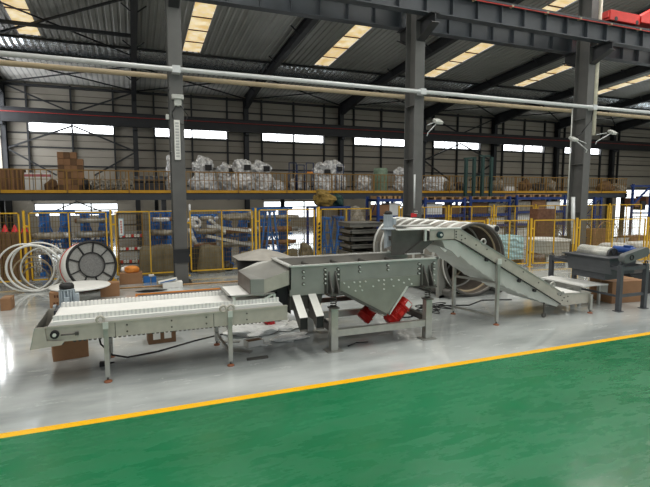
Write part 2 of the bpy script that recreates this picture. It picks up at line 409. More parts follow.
# ================================================================== MIDDLE COLUMNS, CRANE GIRDERS, PIPES
CX = [1.21, 8.70, 16.22]
names = ['Grey steel column holding a long white lamp strip', 'Grey steel column with a small red notice low on its front', 'Grey steel column with a pale downpipe on its upper half']
cols = []
for i, x in enumerate(CX):
    c = world_thing('steel_column', names[i], 'column', (x, 13.85, 0), 'columns of the middle row')
    m_ = MB(); top = 7.55 if i else 12.0
    top = roofz(13.9) - .2
    m_.box(x-.175, x+.175, 13.6, 13.63, 0, top); m_.box(x-.175, x+.175, 14.17, 14.2, 0, top); m_.box(x-.014, x+.014, 13.62, 14.18, 0, top)
    for z in (.02, 1.75, 3.6, 5.3): m_.box(x-.17, x+.17, 13.62, 14.18, z, z+.02)
    m_.build('shaft', 'steel_col', c)
    MB().box(x-.28, x+.28, 13.5, 14.3, 0, .03).build('base_plate', 'dark_steel', c)
    m_ = MB()
    for s in (-1, 1):
        y0 = 13.6 if s < 0 else 14.2; y1 = 12.8 if s < 0 else 14.85
        m_.prism([(y0, 7.3), (y0, 7.92), (y1, 7.92), (y1, 7.65)], x-.015, x+.015, plane='yz')
        m_.beam((x, y0, 7.9), (x, y1, 7.9), .3, .03); m_.beam((x, y0, 7.3), (x, y1, 7.63), .28, .03)
    m_.build('crane_bracket', 'dark_steel', c)
    cols.append(c)
MB().tube((16.5, 13.63, 4.7), (16.49, 13.63, 11), .085).build('downpipe', mat('cream downpipe', (212,206,186), .45), cols[2])
MB().tube((15.38, 13.3, .6), (15.26, 13.3, 2.35), .07).build('vent_pipe', 'pipe_white', cols[2])
MB().tube((15.22, 13.5, 1.2), (15.22, 13.5, 5.6), .02).build('conduit', 'lamp', cols[2])
MB().path([(16.35, 13.56, 5.6), (16.2, 13.5, 5.2), (15.75, 13.5, 4.75), (15.4, 13.52, 4.5)], .02).build('cable', 'black', cols[2])
# white lamp strip, box on left column
MB().box(1.12, 1.27, 13.53, 13.6, 3.38, 4.42).build('lamp_strip', mat('white lamp strip', (226,226,220), .5), cols[0], .01)
m_ = MB()
for k in range(12): m_.box(1.15, 1.24, 13.526, 13.532, 3.45+k*.078, 3.5+k*.078)
m_.build('lamp_slot', mat('pale grey lamp slot', (176,178,176), .5), cols[0])
MB().box(1.08, 1.38, 13.4, 13.6, 4.95, 5.06).box(1.14, 1.32, 13.45, 13.6, 4.78, 4.95).build('junction_box', 'lamp', cols[0], .01)
MB().path([(1.2, 13.5, 4.8), (1.08, 13.5, 4.6), (1.1, 13.55, 4.45)], .015).path([(1.3, 13.5, 4.78), (1.48, 13.5, 4.55), (1.38, 13.55, 4.3), (1.24, 13.55, 4.35)], .012).build('cable', 'black', cols[0])
MB().box(.92, 1.0, 13.5, 13.6, 4.42, 4.55).build('small_camera', 'lamp', cols[0], .01)
MB().box(1.0, 1.42, 13.55, 13.6, .92, .98).box(1.0,1.42,13.57,13.6,.6,.92).build('skirt_box', 'dark_steel', cols[0])
# red notice on middle column
MB().box(gx(411,13.58), gx(416.5,13.58), 13.57, 13.6, gz(413,219,13.58), gz(413,213.2,13.58)).build('red_notice', mat('red notice', (200,40,46), .5), cols[1])
m_ = MB()
for k in (0, 1, 2): m_.box(8.575+k*.045, 8.6+k*.045, 13.565, 13.57, 1.89, 1.92)
m_.box(8.575, 8.71, 13.565, 13.57, 1.83, 1.845); m_.build('notice_text', 'white', cols[1])
MB().tube((8.56, 13.57, 2.0), (8.56, 13.57, 3.1), .03).build('conduit', 'pipe_white', cols[1])
MB().box(8.5, 8.7, 13.5, 13.6, 1.6, 1.72).build('socket_box', 'black', cols[1])

for nm, y, lab in (('crane_girder', 13.1, 'Near blue-grey crane girder with red rail, passing in front of the columns'), ('crane_girder', 14.6, 'Far blue-grey crane girder seen behind the columns and below the near one')):
    gr = world_thing(nm, lab, 'girder', (20, y, 7.9))
    x0 = .5
    m_ = MB(); m_.beam((x0, y, 8.25), (50, y, 8.25), .02, .62); m_.beam((x0, y, 7.94), (50, y, 7.94), .3, .035); m_.beam((x0, y, 8.57), (50, y, 8.57), .34, .04)
    m_.build('beam', 'girder', gr)
    x = x0+.4
    while x < 24: MB().box(x-.01, x+.01, y-.14, y+.14, 7.95, 8.55).build('stiffener', 'girder', gr); x += .95
    MB().beam((x0, y, 8.63), (50, y, 8.63), .07, .1).build('track_rail', 'dark_steel', gr)
    if y < 14:
        MB().beam((x0, y-.2, 8.5), (50, y-.2, 8.5), .03, .03).build('conductor_rail', 'red_rail', gr)
        x = 8.7
        while x < 19: build_each(MB().box(x-.03, x+.03, y-.24, y-.1, 8.48, 8.54), 'insulator', 'pipe_tan', gr); x += 1.5
# red crane end truck at top right
ct = world_thing('crane_end_carriage', 'Red crane end carriage standing on the near girder rail at top right', 'crane', (17.6, 13.1, 8.68))
MB().box(16.2, 17.75, 12.95, 13.25, 8.7, 9.05).prism([(17.75, 8.78), (17.75, 9.02), (18.9, 9.6), (21, 9.7), (21, 8.95), (18.5, 8.78)], 12.9, 13.3).build('carriage_beam', 'crane_red', ct, .015)
build_each(MB().tube((16.5, 12.94, 8.76), (16.5, 13.26, 8.76), .08).tube((17.6, 12.94, 8.76), (17.6, 13.26, 8.76), .08), 'wheel', 'dark_steel', ct)
MB().box(16.12, 16.2, 12.98, 13.22, 8.78, 9.0).build('buffer', 'crane_red', ct)

p = MB().tube((-8, 13.42, 5.69), (52, 13.42, 5.69), .062, 14)
for x in CX: p.box(x-.1, x+.1, 13.35, 13.595, 5.6, 5.78)
tag(p.build('service_pipe', 'pipe_white'), 'Long whitish service pipe clamped to the front of the three columns, upper of two', 'pipe')
p = MB().tube((-8, 14.3, 5.68), (52, 14.3, 5.68), .07, 14)
tag(p.build('service_pipe', 'pipe_tan'), 'Long tan service pipe running behind the three columns just below the white one', 'pipe')

def flood(x, y, z, dx, lab, tilt=R(30)):
    t = thing('floodlight', lab, 'lamp', (x, y, z), 0, 'floodlights on brackets')
    MB().path([(0,0,-.45), (0,-.05,-.35), (dx*.9, -.1, -.02)], .02).path([(0,0,-.1), (dx*.6,-.08,-.02)], .015).build('arm', 'pipe_white', t)
    MB().box(dx-.13, dx+.13, -.22, .05, -.03, .07, rot=Matrix.Rotation(tilt, 3, 'X')).build('lamp_head', 'lamp', t, .02)
    return t
flood(16.5, 13.5, 4.8, .75, 'Pale floodlight on a long arm right of the downpipe column')
flood(15.9, 13.4, 4.45, -.75, 'Small pale floodlight reaching left from the downpipe column')
flood(8.95, 13.5, 4.78, .35, 'Pale floodlight on an arm right of the red notice column')

# ================================================================== MEZZANINE
PY0, PY1 = 22.0, 29.0; XR = 30.0
mz = world_thing('mezzanine', 'Long raised storage platform with yellow toe board and ochre railing before the back wall', 'platform', (11, 25, 0))
MB().box(-7.0, XR, PY0+.05, PY1, 2.46, 2.54).build('deck', 'dark_steel', mz)
MB().box(-7.0, XR, PY0, PY0+.04, 2.5, 2.62).box(XR-.04, XR, PY0, PY1, 2.5, 2.62).build('toe_board', 'rail_y', mz)
MB().beam((-7, PY0+.1, 2.33), (XR, PY0+.1, 2.33), .2, .26).beam((-7, PY1-.1, 2.33), (XR, PY1-.1, 2.33), .2, .26).beam((XR-.1, PY0, 2.33), (XR-.1, PY1, 2.33), .2, .26).build('edge_beam', 'girder', mz)
for b in BAY[:6]:
    for y in (PY0+.15, PY1-.2):
        x = min(b+.9, XR-.15) if b < 30 else XR-.15
        MB().box(x-.1, x+.1, y-.1, y+.1, 0, 2.3).build('pillar', 'dark_steel', mz)
x = -7.0
while x < XR-.1:
    x2 = min(x+2.31, XR)
    m_ = MB().beam((x, PY0+.02, 3.42), (x2, PY0+.02, 3.42), .045, .045)
    m_.beam((x, PY0+.02, 3.05), (x2, PY0+.02, 3.05), .02, .02)
    k = x
    while k < x2-.05: m_.box(k-.014, k+.014, PY0+.01, PY0+.03, 2.6, 3.42); k += .2
    m_.box(x-.03, x+.03, PY0-.01, PY0+.05, 2.5, 3.44)
    m_.build('railing', 'rail_dull', mz)
    x = x2

# items on the mezzanine ---------------------------------------------------------
DZ = 2.545
def crumple(name, m, c, rx, ry, rz, seed, amp=.16, parent=None, n=3, jit=.03):
    rnd = random.Random(seed)
    bm = bmesh.new(); bmesh.ops.create_icosphere(bm, subdivisions=n, radius=1)
    off = [Vector((rnd.uniform(-1,1), rnd.uniform(-1,1), rnd.uniform(-1,1))).normalized() for _ in range(16)]
    ph = [rnd.uniform(0, 6) for _ in off]; fq = [rnd.uniform(3, 9) for _ in off]
    for v in bm.verts:
        d = v.co.normalized(); q = 1 + amp*sum(math.sin(f*d.dot(o)+p_) for o, f, p_ in zip(off, fq, ph))/4 + rnd.uniform(-jit, jit)
        z = d.z*q; z = max(z, -.8)
        bx = lambda t: math.copysign(abs(t)**.8, t)
        v.co = Vector((bx(d.x)*q*rx, bx(d.y)*q*ry, z*rz))
    mn = min(v.co.z for v in bm.verts)
    for v in bm.verts: v.co += Vector(c) + Vector((0,0,-mn))
    me = bpy.data.meshes.new(name); bm.to_mesh(me); bm.free(); me.materials.append(M[m])
    o = bpy.data.objects.new(name, me); COL.objects.link(o)
    if parent: o.parent = parent; o.matrix_parent_inverse = Matrix.Translation(-parent.location)
    return o
WL = {176: 'Silver-wrapped roll standing directly behind the lamp strip column', 205: 'Tall silver-wrapped machine with a black opening, right of the lamp strip column', 228: 'Crumpled silver wrapped roll left of the double bundle on the platform',
      243: 'Tall silver wrapped bundle between two lower rolls on the platform', 262: 'Silver wrapped drum with a boxy white wrapped head on the platform', 278: 'Low silver wrapped bundle beside the blue frames',
      299: 'Wide low silver wrapped bundle behind the blue chair frames', 322: 'Rounded silver wrapped bundle left of the tall wrapped pair', 334: 'Tall pair of silver wrapped rolls near the pale green roll',
      364: 'Small silver wrapped bundle left of the pale green roll', 401: 'Silver wrapped bundle seen just left of the red notice column', 434: 'Large round white wrapped coil just right of the red notice column'}
for i, (px, w, top, ytop2) in enumerate([(176,9,173,160), (205,12,171,159), (228,10,174,165), (243,10,171,160), (262,11,172,163), (278,7,181,None), (299,9,177,None), (322,9,175,165), (334,11,172,161), (364,7,176,None), (401,7,178,168), (434,11,176,None)]):
    Y = 23.0 + (i % 3)*.85
    x = gx(px, Y); half = (gx(px+w, Y)-gx(px-w, Y))/2; zt = gz(px, top, Y)
    t = world_thing('wrapped_machine', WL[px], 'wrapped bundle', (x, Y, DZ), 'foil wrapped machines on the platform')
    hgt = zt-DZ
    crumple('wrapped_drum', 'foil', (x, Y, DZ), half*1.02, .38, hgt/1.8, 50+i, .12, t, 4, .05)
    if ytop2:
        z2 = gz(px, ytop2, Y)
        crumple('wrapped_head', 'foil', (x-.05, Y, zt-.2), half*.8, .33, (z2-zt+.26)/1.8, 90+i, .2, t, 4, .06)
        MB().box(x+.02, x+.32, Y-.45, Y-.3, zt+.02, zt+.28).build('dark_opening', 'black', t, .02)
for i, px in enumerate((293, 301, 310, 340)):
    Y = 22.3; x = gx(px, Y)
    t = world_thing('blue_stand', ['Leftmost of the narrow dark blue frames standing on the platform', 'Middle narrow dark blue frame standing on the platform', 'Narrow dark blue frame with a small red tag on the platform', 'Dark blue frame in front of the tall wrapped pair'][i], 'stand', (x, Y, DZ), 'dark blue frames on the platform')
    z = gz(px, 163+i % 2*2, Y); m_ = MB()
    for s in (-.18, .18): m_.tube((x+s, Y, DZ), (x+s, Y, z), .025, 8).tube((x+s, Y+.22, DZ), (x+s, Y+.22, z-.5), .025, 8).beam((x+s, Y, DZ+.5), (x+s, Y+.22, DZ+.5), .03, .03)
    m_.beam((x-.18, Y, z), (x+.18, Y, z), .04, .04).beam((x-.18, Y, z-.35), (x+.18, Y, z-.35), .03, .03); m_.build('frame', mat('navy stand paint', (34,48,82), .5), t)
    if i == 2: MB().box(x-.15, x+.15, Y-.03, Y, z-.52, z-.42).build('red_tag', 'orange', t)

def carton(x0, x1, y0, y1, z0, z1, lab, group=None, m='card', rz=0, labels=0, name='cardboard_box', tape=True):
    cx, cy = (x0+x1)/2, (y0+y1)/2; w, d, h = x1-x0, y1-y0, z1-z0
    t = thing(name, lab, 'box', (cx, cy, z0), rz, group)
    b = MB().box(-w/2, w/2, -d/2, d/2, 0, h).build('carton_body', m, t, .006)
    if tape: MB().box(-w/2-.002, w/2+.002, -.03, .03, h-.06, h+.002).build('tape', mat('parcel tape', (176,140,96), .35), t)
    for k in range(labels):
        u = -w/2 + w*(.3+.4*k)
        MB().box(u-.13*w, u+.13*w, -d/2-.004, -d/2, h*.25, h*.65).build('paper_label', 'label', t)
    return t
# left platform goods
for i, (a, b, lab) in enumerate(((-2.5, 6, 'Brown plywood crate at the far left end of the platform, cut by the frame'), (7.5, 24, 'Brown plywood crate second from the left end of the platform'))):
    Y = 22.8; x0, x1 = gx(a, Y), gx(b, Y); z = gz(10, 169, Y)
    t = world_thing('plywood_crate', lab, 'crate', ((x0+x1)/2, Y, DZ), 'plywood crates on the platform')
    MB().box(x0, x1, Y, Y+1, DZ, z).build('crate_body', 'card2', t)
    m_ = MB(); k = x0
    while k <= x1+.01: m_.box(k-.03, k+.03, Y-.03, Y, DZ, z); k += (x1-x0)/4
    build_each(m_, 'batten', 'card', t)
Y = 23.4
for k in range(6):
    for j in range(4):
        x0 = gx(60.5, Y) + j*.245; z0 = DZ + .02 + k*.28
        if k == 5 and j == 3: continue
        carton(x0, x0+.24, Y, Y+.4, z0, z0+.27, ['Carton of the tall brown stack on the platform, %s pile, %s from the bottom' % (['far left', 'inner left', 'inner right', 'far right'][j], ['first','second','third','fourth','fifth','sixth'][k])][0], 'cartons of the tall stack on the platform', 'card' if (j+k) % 3 else 'card2', tape=False)
Y = 22.9; x0 = gx(27, Y)
for k in range(3):
    carton(x0+k*.31, x0+k*.31+.29, Y, Y+.4, DZ, DZ+.78, ['Left','Middle','Right'][k]+' one of three white cartons with a pink top band on the platform', 'white cartons on the platform', 'white', name='white_carton', tape=False)
    c = MB().box(x0+k*.31-.003, x0+k*.31+.293, Y-.01, Y+.41, DZ+.66, DZ+.785); 
    o = [q for q in bpy.data.objects if q.name.startswith('white_carton')][-1]
    o['_flat'] = 1
    mb = MB().box(-.147, .147, -.205, .205, .62, .72).build('pink_band', mat('pink carton print', (190,110,116), .6), o); mb.matrix_parent_inverse = Matrix()
def lump(name, lab, cat, px, Y, wpx, ytop, m, z0=DZ, seed=1, d=.35, grp=None, py=None):
    x = gx(px, Y); half = (gx(px+wpx, Y)-gx(px-wpx, Y))/2; zt = gz(px, ytop, Y)
    return tag(crumple(name, m, (x, Y, z0), half, d, (zt-z0)/1.85, seed, .2), lab, cat, grp)
lump('brown_sack', 'Slumped brown sack between white cartons and the tall brown stack', 'sack', 54, 22.8, 6, 180, 'card2', seed=3)
lump('brown_sack', 'Dark brown slumped sack just right of the tall carton stack', 'sack', 88, 22.9, 4, 178, 'dark_clutter', seed=4)
for i, (px, lab) in enumerate(((98, 'Tangle of pale tubing on the platform, left of three'), (111, 'Tangle of pale tubing on the platform, middle of three'), (127, 'Tangle of pale tubing on the platform, right of three'))):
    x = gx(px, 23); m_ = MB(); rr = random.Random(i)
    for k in range(9):
        a = Vector((x+rr.uniform(-.28,.28), 23+rr.uniform(-.2,.2), DZ+.05)); b_ = Vector((x+rr.uniform(-.28,.28), 23+rr.uniform(-.2,.2), DZ+rr.uniform(.2,.75))); m_.tube(a, b_, .035, 7)
    for k in range(3): m_.ring((x+rr.uniform(-.2,.2), 23, DZ+.28), (.2,1,0), .22, .025, 18, 5)
    tag(m_.build('tube_bundle', 'roll'), lab, 'tubes', 'tube tangles on the platform')
for i, px in enumerate((140, 152, 163)):
    x = gx(px, 23.2); t = world_thing('dark_machine', ['Dark low machine on the platform, farthest left of three before the lamp strip column', 'Dark low machine on the platform, in the middle of three before the lamp strip column', 'Dark low machine on the platform, nearest the lamp strip column'][i], 'machine', (x, 23.2, DZ), 'dark low machines on the platform')
    MB().box(x-.25, x+.25, 23, 23.5, DZ, DZ+.4).build('base', 'dark_clutter', t, .02); MB().tube((x-.22, 23.2, DZ+.55), (x+.22, 23.2, DZ+.55), .16, 16).build('motor', 'iron', t)
# pale green roll
Y = 22.6; x = gx(380, Y)
tag(MB().lathe((x, Y, DZ), (0,0,1), [(0,0), (.36,0), (.37,.1), (.35,.6), (.37,1.1), (.34,1.24), (0,1.25)], 24).build('mesh_roll', 'pale_green'), 'Tall pale green wrapped roll standing at the platform edge near the red notice column', 'roll')
for i, px in enumerate((448, 457, 497, 509, 523, 536, 548)):
    Y = 23; x = gx(px, Y)
    if i in (3,):
        t = tag(MB().prism([(x-.45, DZ), (x-.3, DZ+.35), (x+.45, DZ+.35), (x+.4, DZ)], Y, Y+.5).build('white_bin', 'white'), 'White slanted bin behind the ochre railing right of the dark green posts', 'bin')
    else: lump('stored_sack', 'Slumped %s stored sack behind the railing, %s' % ('dark' if i % 2 else 'pale', ['just right of the round white coil','left of the dark green posts','right of the dark green posts','','left of the downpipe column, first','left of the downpipe column, second','left of the downpipe column, nearest it'][i]), 'sack', px, Y, 3.6, 180+i % 2*2, ['roll','dark_clutter','roll','roll','card2','dark_clutter','roll'][i], seed=20+i)
lump('stored_sack', 'Brown stored sack on the platform right of the downpipe column', 'sack', 603, 23.2, 7, 182, 'card2', seed=31)
lump('stored_sack', 'Grey stored sack at the right end of the platform', 'sack', 616, 23.2, 6, 184, 'roll', seed=32)

# ================================================================== FENCES
def fence(pts, z1, lab, group, mid=True, kick=.12, wire_s=.075, labs=None):
    for i, (a, b) in enumerate(zip(pts[:-1], pts[1:])):
        a, b = Vector((a[0], a[1], 0)), Vector((b[0], b[1], 0)); d = (b-a).normalized(); L_ = (b-a).length
        ang = math.atan2(d.y, d.x)
        t = thing('mesh_fence_panel', labs[i], 'fence', a, ang, group)
        m_ = MB(); s = .018
        m_.box(.1, .135, -s, s, kick, z1).box(L_-.135, L_-.1, -s, s, kick, z1).box(.1, L_-.1, -s, s, z1-.035, z1).box(.1, L_-.1, -s, s, kick, kick+.035)
        if mid: m_.box(L_/2-.016, L_/2+.016, -s, s, kick, z1)
        m_.build('panel_frame', 'yellow', t)
        MB().box(-.028, .028, -.028, .028, 0, z1+.05).box(-.09, .09, -.07, .07, 0, .015).box(.03, .11, -.02, .02, z1*.3, z1*.3+.05).box(.03, .11, -.02, .02, z1*.8, z1*.8+.05).build('post', 'yellow', t)
        w = MB(); x = .145; r = .0042
        while x < L_-.145: w.box(x-r, x+r, -r, r, kick+.04, z1-.04); x += wire_s
        z = kick+.1
        while z < z1-.05: w.box(.12, L_-.12, r, 3*r, z-r, z+r); z += wire_s*2
        w.build('wire_mesh', 'yellow_wire', t)
fa = [(-4.8, 15), (-2.7, 15), (-.57, 15), (1.5, 15), (3.63, 15), (5.73, 15), (7.83, 15)]
fence(fa, 1.98, '', 'yellow mesh fence panels at left', labs=['Yellow mesh fence panel at the far left, cut off by the frame', 'Yellow mesh fence panel behind the white rings and the spoked drum', 'Yellow mesh fence panel between the spoked drum and the lamp strip column', 'Yellow mesh fence panel immediately right of the lamp strip column', 'Yellow mesh fence panel behind the pointed grey lid', 'Yellow mesh fence panel left of the stacked stainless troughs, by the hazard striped post'])
fc = [(9.2, 15.6), (11.4, 15.6), (13.6, 15.6), (15.8, 15.6), (18.0, 15.6), (20.2, 15.6), (22.4, 15.6)]
fence(fc, 1.98, '', 'yellow mesh fence panels in the rear row', wire_s=.11, labs=['Rear yellow mesh fence panel just right of the red notice column', 'Second rear yellow fence panel right of the red notice column', 'Rear yellow fence panel standing above the blue wrapped pallet', 'Rear yellow fence panel left of the downpipe column', 'Rear yellow fence panel just right of the downpipe column', 'Rear yellow fence panel at the right edge of the frame'])
fb = [(8.98, 13.1), (10.9, 12.78), (12.5, 12.5), (14.25, 12.2), (17.15, 11.72), (19.6, 11.3)]
fence(fb, 1.6, '', 'yellow mesh fence panels in the front row at right', kick=.1, wire_s=.06, labs=['Front yellow mesh fence panel behind the ribbed drum', 'Front yellow mesh fence panel before the blue wrapped pallet', 'Front yellow mesh fence panel before the white conical tank', 'Front yellow mesh fence panel behind the charcoal magnet machine', 'Front yellow fence panel running out of the right edge'])
# hazard pole
hp = world_thing('hazard_post', 'Black and yellow hazard striped post standing at the fence gap', 'post', (5.72, 14.85, 0))
MB().tube((5.72, 14.85, 0), (5.72, 14.85, 2.05), .035, 12).build('post_tube', 'yellow', hp)
m_ = MB()
for k in range(7): m_.beam((5.69, 14.805, .62+k*.14), (5.75, 14.805, .68+k*.14), .02, .06)
m_.build('stripe', 'black', hp)
# sign on fence
sg = world_thing('fence_sign', 'Narrow white sign with red characters hung on the yellow fence left of the tarpaulin', 'sign', (gx(121,14.9), 14.92, .98))
xs = gx(118.3,14.93), gx(123.3,14.93)
MB().box(xs[0], xs[1], 14.93, 14.95, 1.28, 1.78).build('board', mat('pale blue sign edge', (160,190,206), .5), sg)
MB().box(xs[0]+.02, xs[1]-.02, 14.925, 14.931, 1.3, 1.76).build('face', 'label', sg)
m_ = MB()
for k in range(5):
    z = 1.69-k*.075; c = (xs[0]+xs[1])/2
    m_.box(c-.025, c+.025, 14.92, 14.926, z-.008, z+.008).box(c-.006, c+.006, 14.92, 14.926, z-.03, z+.03).box(c-.022, c+.022, 14.92, 14.926, z-.034, z-.022)
m_.build('red_character', 'ink_red', sg)

# ================================================================== STORAGE BEHIND THE FENCE
def cant_rack(px0, px1, Y, ztop, lab, arms=(.6, 1.05, 1.5), m='blue', nposts=2, depth=1.0):
    x0, x1 = gx(px0, Y), gx(px1, Y)
    t = world_thing('cantilever_rack', lab, 'rack', ((x0+x1)/2, Y, 0), 'blue cantilever racks')
    for k in range(nposts):
        x = x0 + (x1-x0)*(k+.5)/nposts
        MB().box(x-.14, x+.14, Y+depth-.2, Y+depth, 0, ztop).box(x-.07, x+.07, Y, Y+depth, 0, .12).build('upright', m, t)
        for z in arms + (ztop-.05,):
            MB().prism([(Y, z), (Y, z+.05), (Y+depth-.2, z+.06), (Y+depth-.2, z-.1)], x-.03, x+.03, plane='yz').build('arm', m, t)
    build_each(MB().beam((x0, Y+depth-.1, ztop-.04), (x1, Y+depth-.1, ztop-.04), .08, .1).beam((x0, Y+depth-.1, ztop*.5), (x1, Y+depth-.1, ztop*.5), .08, .08), 'tie_beam', m, t)
    m_ = MB()
    n = nposts
    for k in range(n-1):
        a = x0 + (x1-x0)*(k+.5)/n; b = x0 + (x1-x0)*(k+1.5)/n
        m_.beam((a, Y+depth-.1, .2), (b, Y+depth-.1, ztop-.1), .04, .04).beam((b, Y+depth-.1, .2), (a, Y+depth-.1, ztop-.1), .04, .04)
    m_.build('cross_brace', m, t)
    return x0, x1
def rolls(x0, x1, Y, z, n, r, where, seed, mats=('roll','ss_matte','rust','foil')):
    rr = random.Random(seed)
    for k in range(n):
        yy = Y + .1 + k*(r*2+.02); a = x0 + rr.uniform(0, .25); b = x1 - rr.uniform(0, .3); ms = mats[rr.randrange(len(mats))]
        m_ = MB().tube((a, yy, z+r+.005), (b, yy, z+r+.005), r, 12)
        L_ = b-a
        for q in range(int(L_/.35)): m_.tube((a+.15+q*.35, yy, z+r+.005), (a+.2+q*.35, yy, z+r+.005), r*1.12, 12)
        colr = {'roll': 'dull grey', 'ss_matte': 'steel', 'rust': 'brownish', 'foil': 'silvery'}[ms]
        tag(m_.build('stored_roller', ms), '%s roller %s, %s' % (colr.capitalize(), where, ['frontmost', 'middle one', 'rearmost', ''][k]), 'roller', 'rollers lying on the racks')
racks = [(28, 72, 'behind the white rings'), (72, 112, 'behind the spoked drum'), (150, 174, 'beside the lamp strip column'), (192, 222, 'right of the lamp strip column'), (222, 257, 'left of the pointed lid'), (258, 300, 'behind the pointed lid')]
for i, (a, b, w) in enumerate(racks):
    Y = 16.3 + .15*(i % 2)
    x0, x1 = cant_rack(a, b, Y, [1.95, 1.9, 1.9, 1.75, 1.9, 1.95][i], 'Blue cantilever rack loaded with rollers, %s' % w, nposts=2)
    for j, z in enumerate((.67, 1.12, 1.57)):
        if i == 0 and j == 2: continue
        rolls(x0, x1, Y, z, 3, .07+.02*(j % 2), 'on rack %s, %s arms' % (w, ['lowest', 'middle', 'top'][j]), i*7+j)
# blue back legs of A shaped racks
for i, (px, w) in enumerate(((272, 'by the daylit window at the pointed lid'), (327, 'between the striped post and the steel troughs'), (341, 'directly left of the steel troughs'))):
    Y = [15.35, 15.9, 16.4][i]; x = gx(px, Y)
    t = world_thing('blue_trestle', 'Blue A-shaped trestle standing %s' % w, 'trestle', (x, Y, 0), 'blue trestles')
    zt = 1.92 if i == 0 else 1.6
    for s in (-1, 1):
        for yy in (Y, Y+.6): MB().beam((x+s*.28, yy, 0), (x+s*.06, yy, zt), .06, .06).build('leg', 'blue', t)
    MB().beam((x, Y-.1, zt), (x, Y+.7, zt), .2, .08).build('top_beam', 'blue', t)
    build_each(MB().beam((x-.2, Y, .6), (x+.2, Y, .6), .05, .05).beam((x-.13, Y, 1.1), (x+.13, Y, 1.1), .05, .05), 'rung', 'blue', t)
# stacked long rods and frames at 320..345
for x, y, r_, lab in ((gx(331,15.35), 15.35, .6, 'Greenish grey covered bundle on the floor in front of the blue trestles'), (gx(353,15.4), 15.4, .28, 'Short greenish grey bundle on the floor just left of the steel troughs')):
    tag(crumple('covered_bundle', 'tarp', (x, y, 0), r_, .2, .22, 200+int(r_*10), .12), lab, 'bundle')
for i, (px, Y, w, top, lab) in enumerate([(245, 15.6, 7, 252, 'Grey-green covered lump on the floor left of the pointed lid'), (255, 15.9, 8, 256, 'Low grey-green covered lump behind the pointed lid'), (291, 15.6, 7, 248, 'Mottled wrapped lump behind the right edge of the pointed lid'), (306, 15.8, 7, 244, 'Mottled wrapped lump left of the striped post'), (227, 15.7, 4, 262, 'Dark low lump right of the olive tarpaulin cover')]):
    lump('covered_lump', lab, 'bundle', px, Y, w, top, 'tarp' if i != 4 else 'dark_clutter', 0, 300+i, .3)
# tarpaulin covered crates
def tarp(px0, px1, Y, ytop, lab, seed):
    x0, x1 = gx(px0, Y), gx(px1, Y); z = gz(px0, ytop, Y); rr = random.Random(seed)
    n, q = 26, 12; vs = []; fs = []; W = x1-x0
    # draped cover: rows from the hem at the front over the top to the rear hem
    prof = [(0, -.12), (z*.3, -.09), (z*.6, -.05), (z*.93, -.01), (z, .05), (z+.02, .3), (z, .6), (z-.05, .66), (z*.5, .7), (0, .74)]
    for j, (zz, yy) in enumerate(prof):
        for i in range(n+1):
            u = i/n; fold = .035*math.sin(u*W*14+seed)+.02*math.sin(u*W*31+2*seed)
            k = 1-zz/(z+.02)
            edge = .14*(1-k)**2 * (abs(2*u-1)**8)
            vs.append((x0+W*u + (u-.5)*.16*k, Y+yy+fold*(.3+k), max(.01, zz-edge*z+.02*math.sin(u*9+seed)) if j not in (0, 9) else 0.005))
    m = n+1
    for j in range(len(prof)-1):
        for i in range(n): fs.append((j*m+i, j*m+i+1, (j+1)*m+i+1, (j+1)*m+i))
    fs.append(tuple(j*m for j in range(len(prof)))); fs.append(tuple(j*m+n for j in reversed(range(len(prof)))))
    return tag(MB().add(vs, fs, 0, True).build('tarpaulin_cover', 'tarp'), lab, 'tarpaulin')
tarp(139, 173.5, 15.35, 248, 'Olive tarpaulin draped over a crate left of the lamp strip column', 1)
tarp(199, 221, 15.35, 247, 'Olive tarpaulin draped over a crate right of the lamp strip column', 4)
# brown slatted stacks with red caps at far left
for i, (px, c) in enumerate(((2, 'leftmost'), (12, 'middle'), (22, 'rightmost'))):
    Y = 15.9; x = gx(px, Y)
    t = world_thing('slatted_crate', 'Tall brown slatted crate behind the far left fence, %s of three' % c, 'crate', (x, Y, 0), 'slatted crates at far left')
    m_ = MB()
    for k in range(3): m_.box(x-.12+k*.09, x-.06+k*.09, Y, Y+.05, 0, gz(px, 232, Y))
    for z in (.2, .7, 1.2): m_.box(x-.13, x+.14, Y+.05, Y+.5, z, z+.08)
    m_.box(x-.12, x+.13, Y+.06, Y+.5, .02, gz(px, 234, Y)); m_.build('slat', 'card2', t)
    zt = gz(px, 234, Y)
    tag(MB().lathe((x, Y+.25, zt), (0,0,1), [(0,0), (.12,0), (.1,.03), (.02,.24), (0,.25)], 16).build('red_cone', 'fabric_red'), 'Small red cone on top of the %s slatted crate at far left' % c, 'cone', 'red cones on the crates')
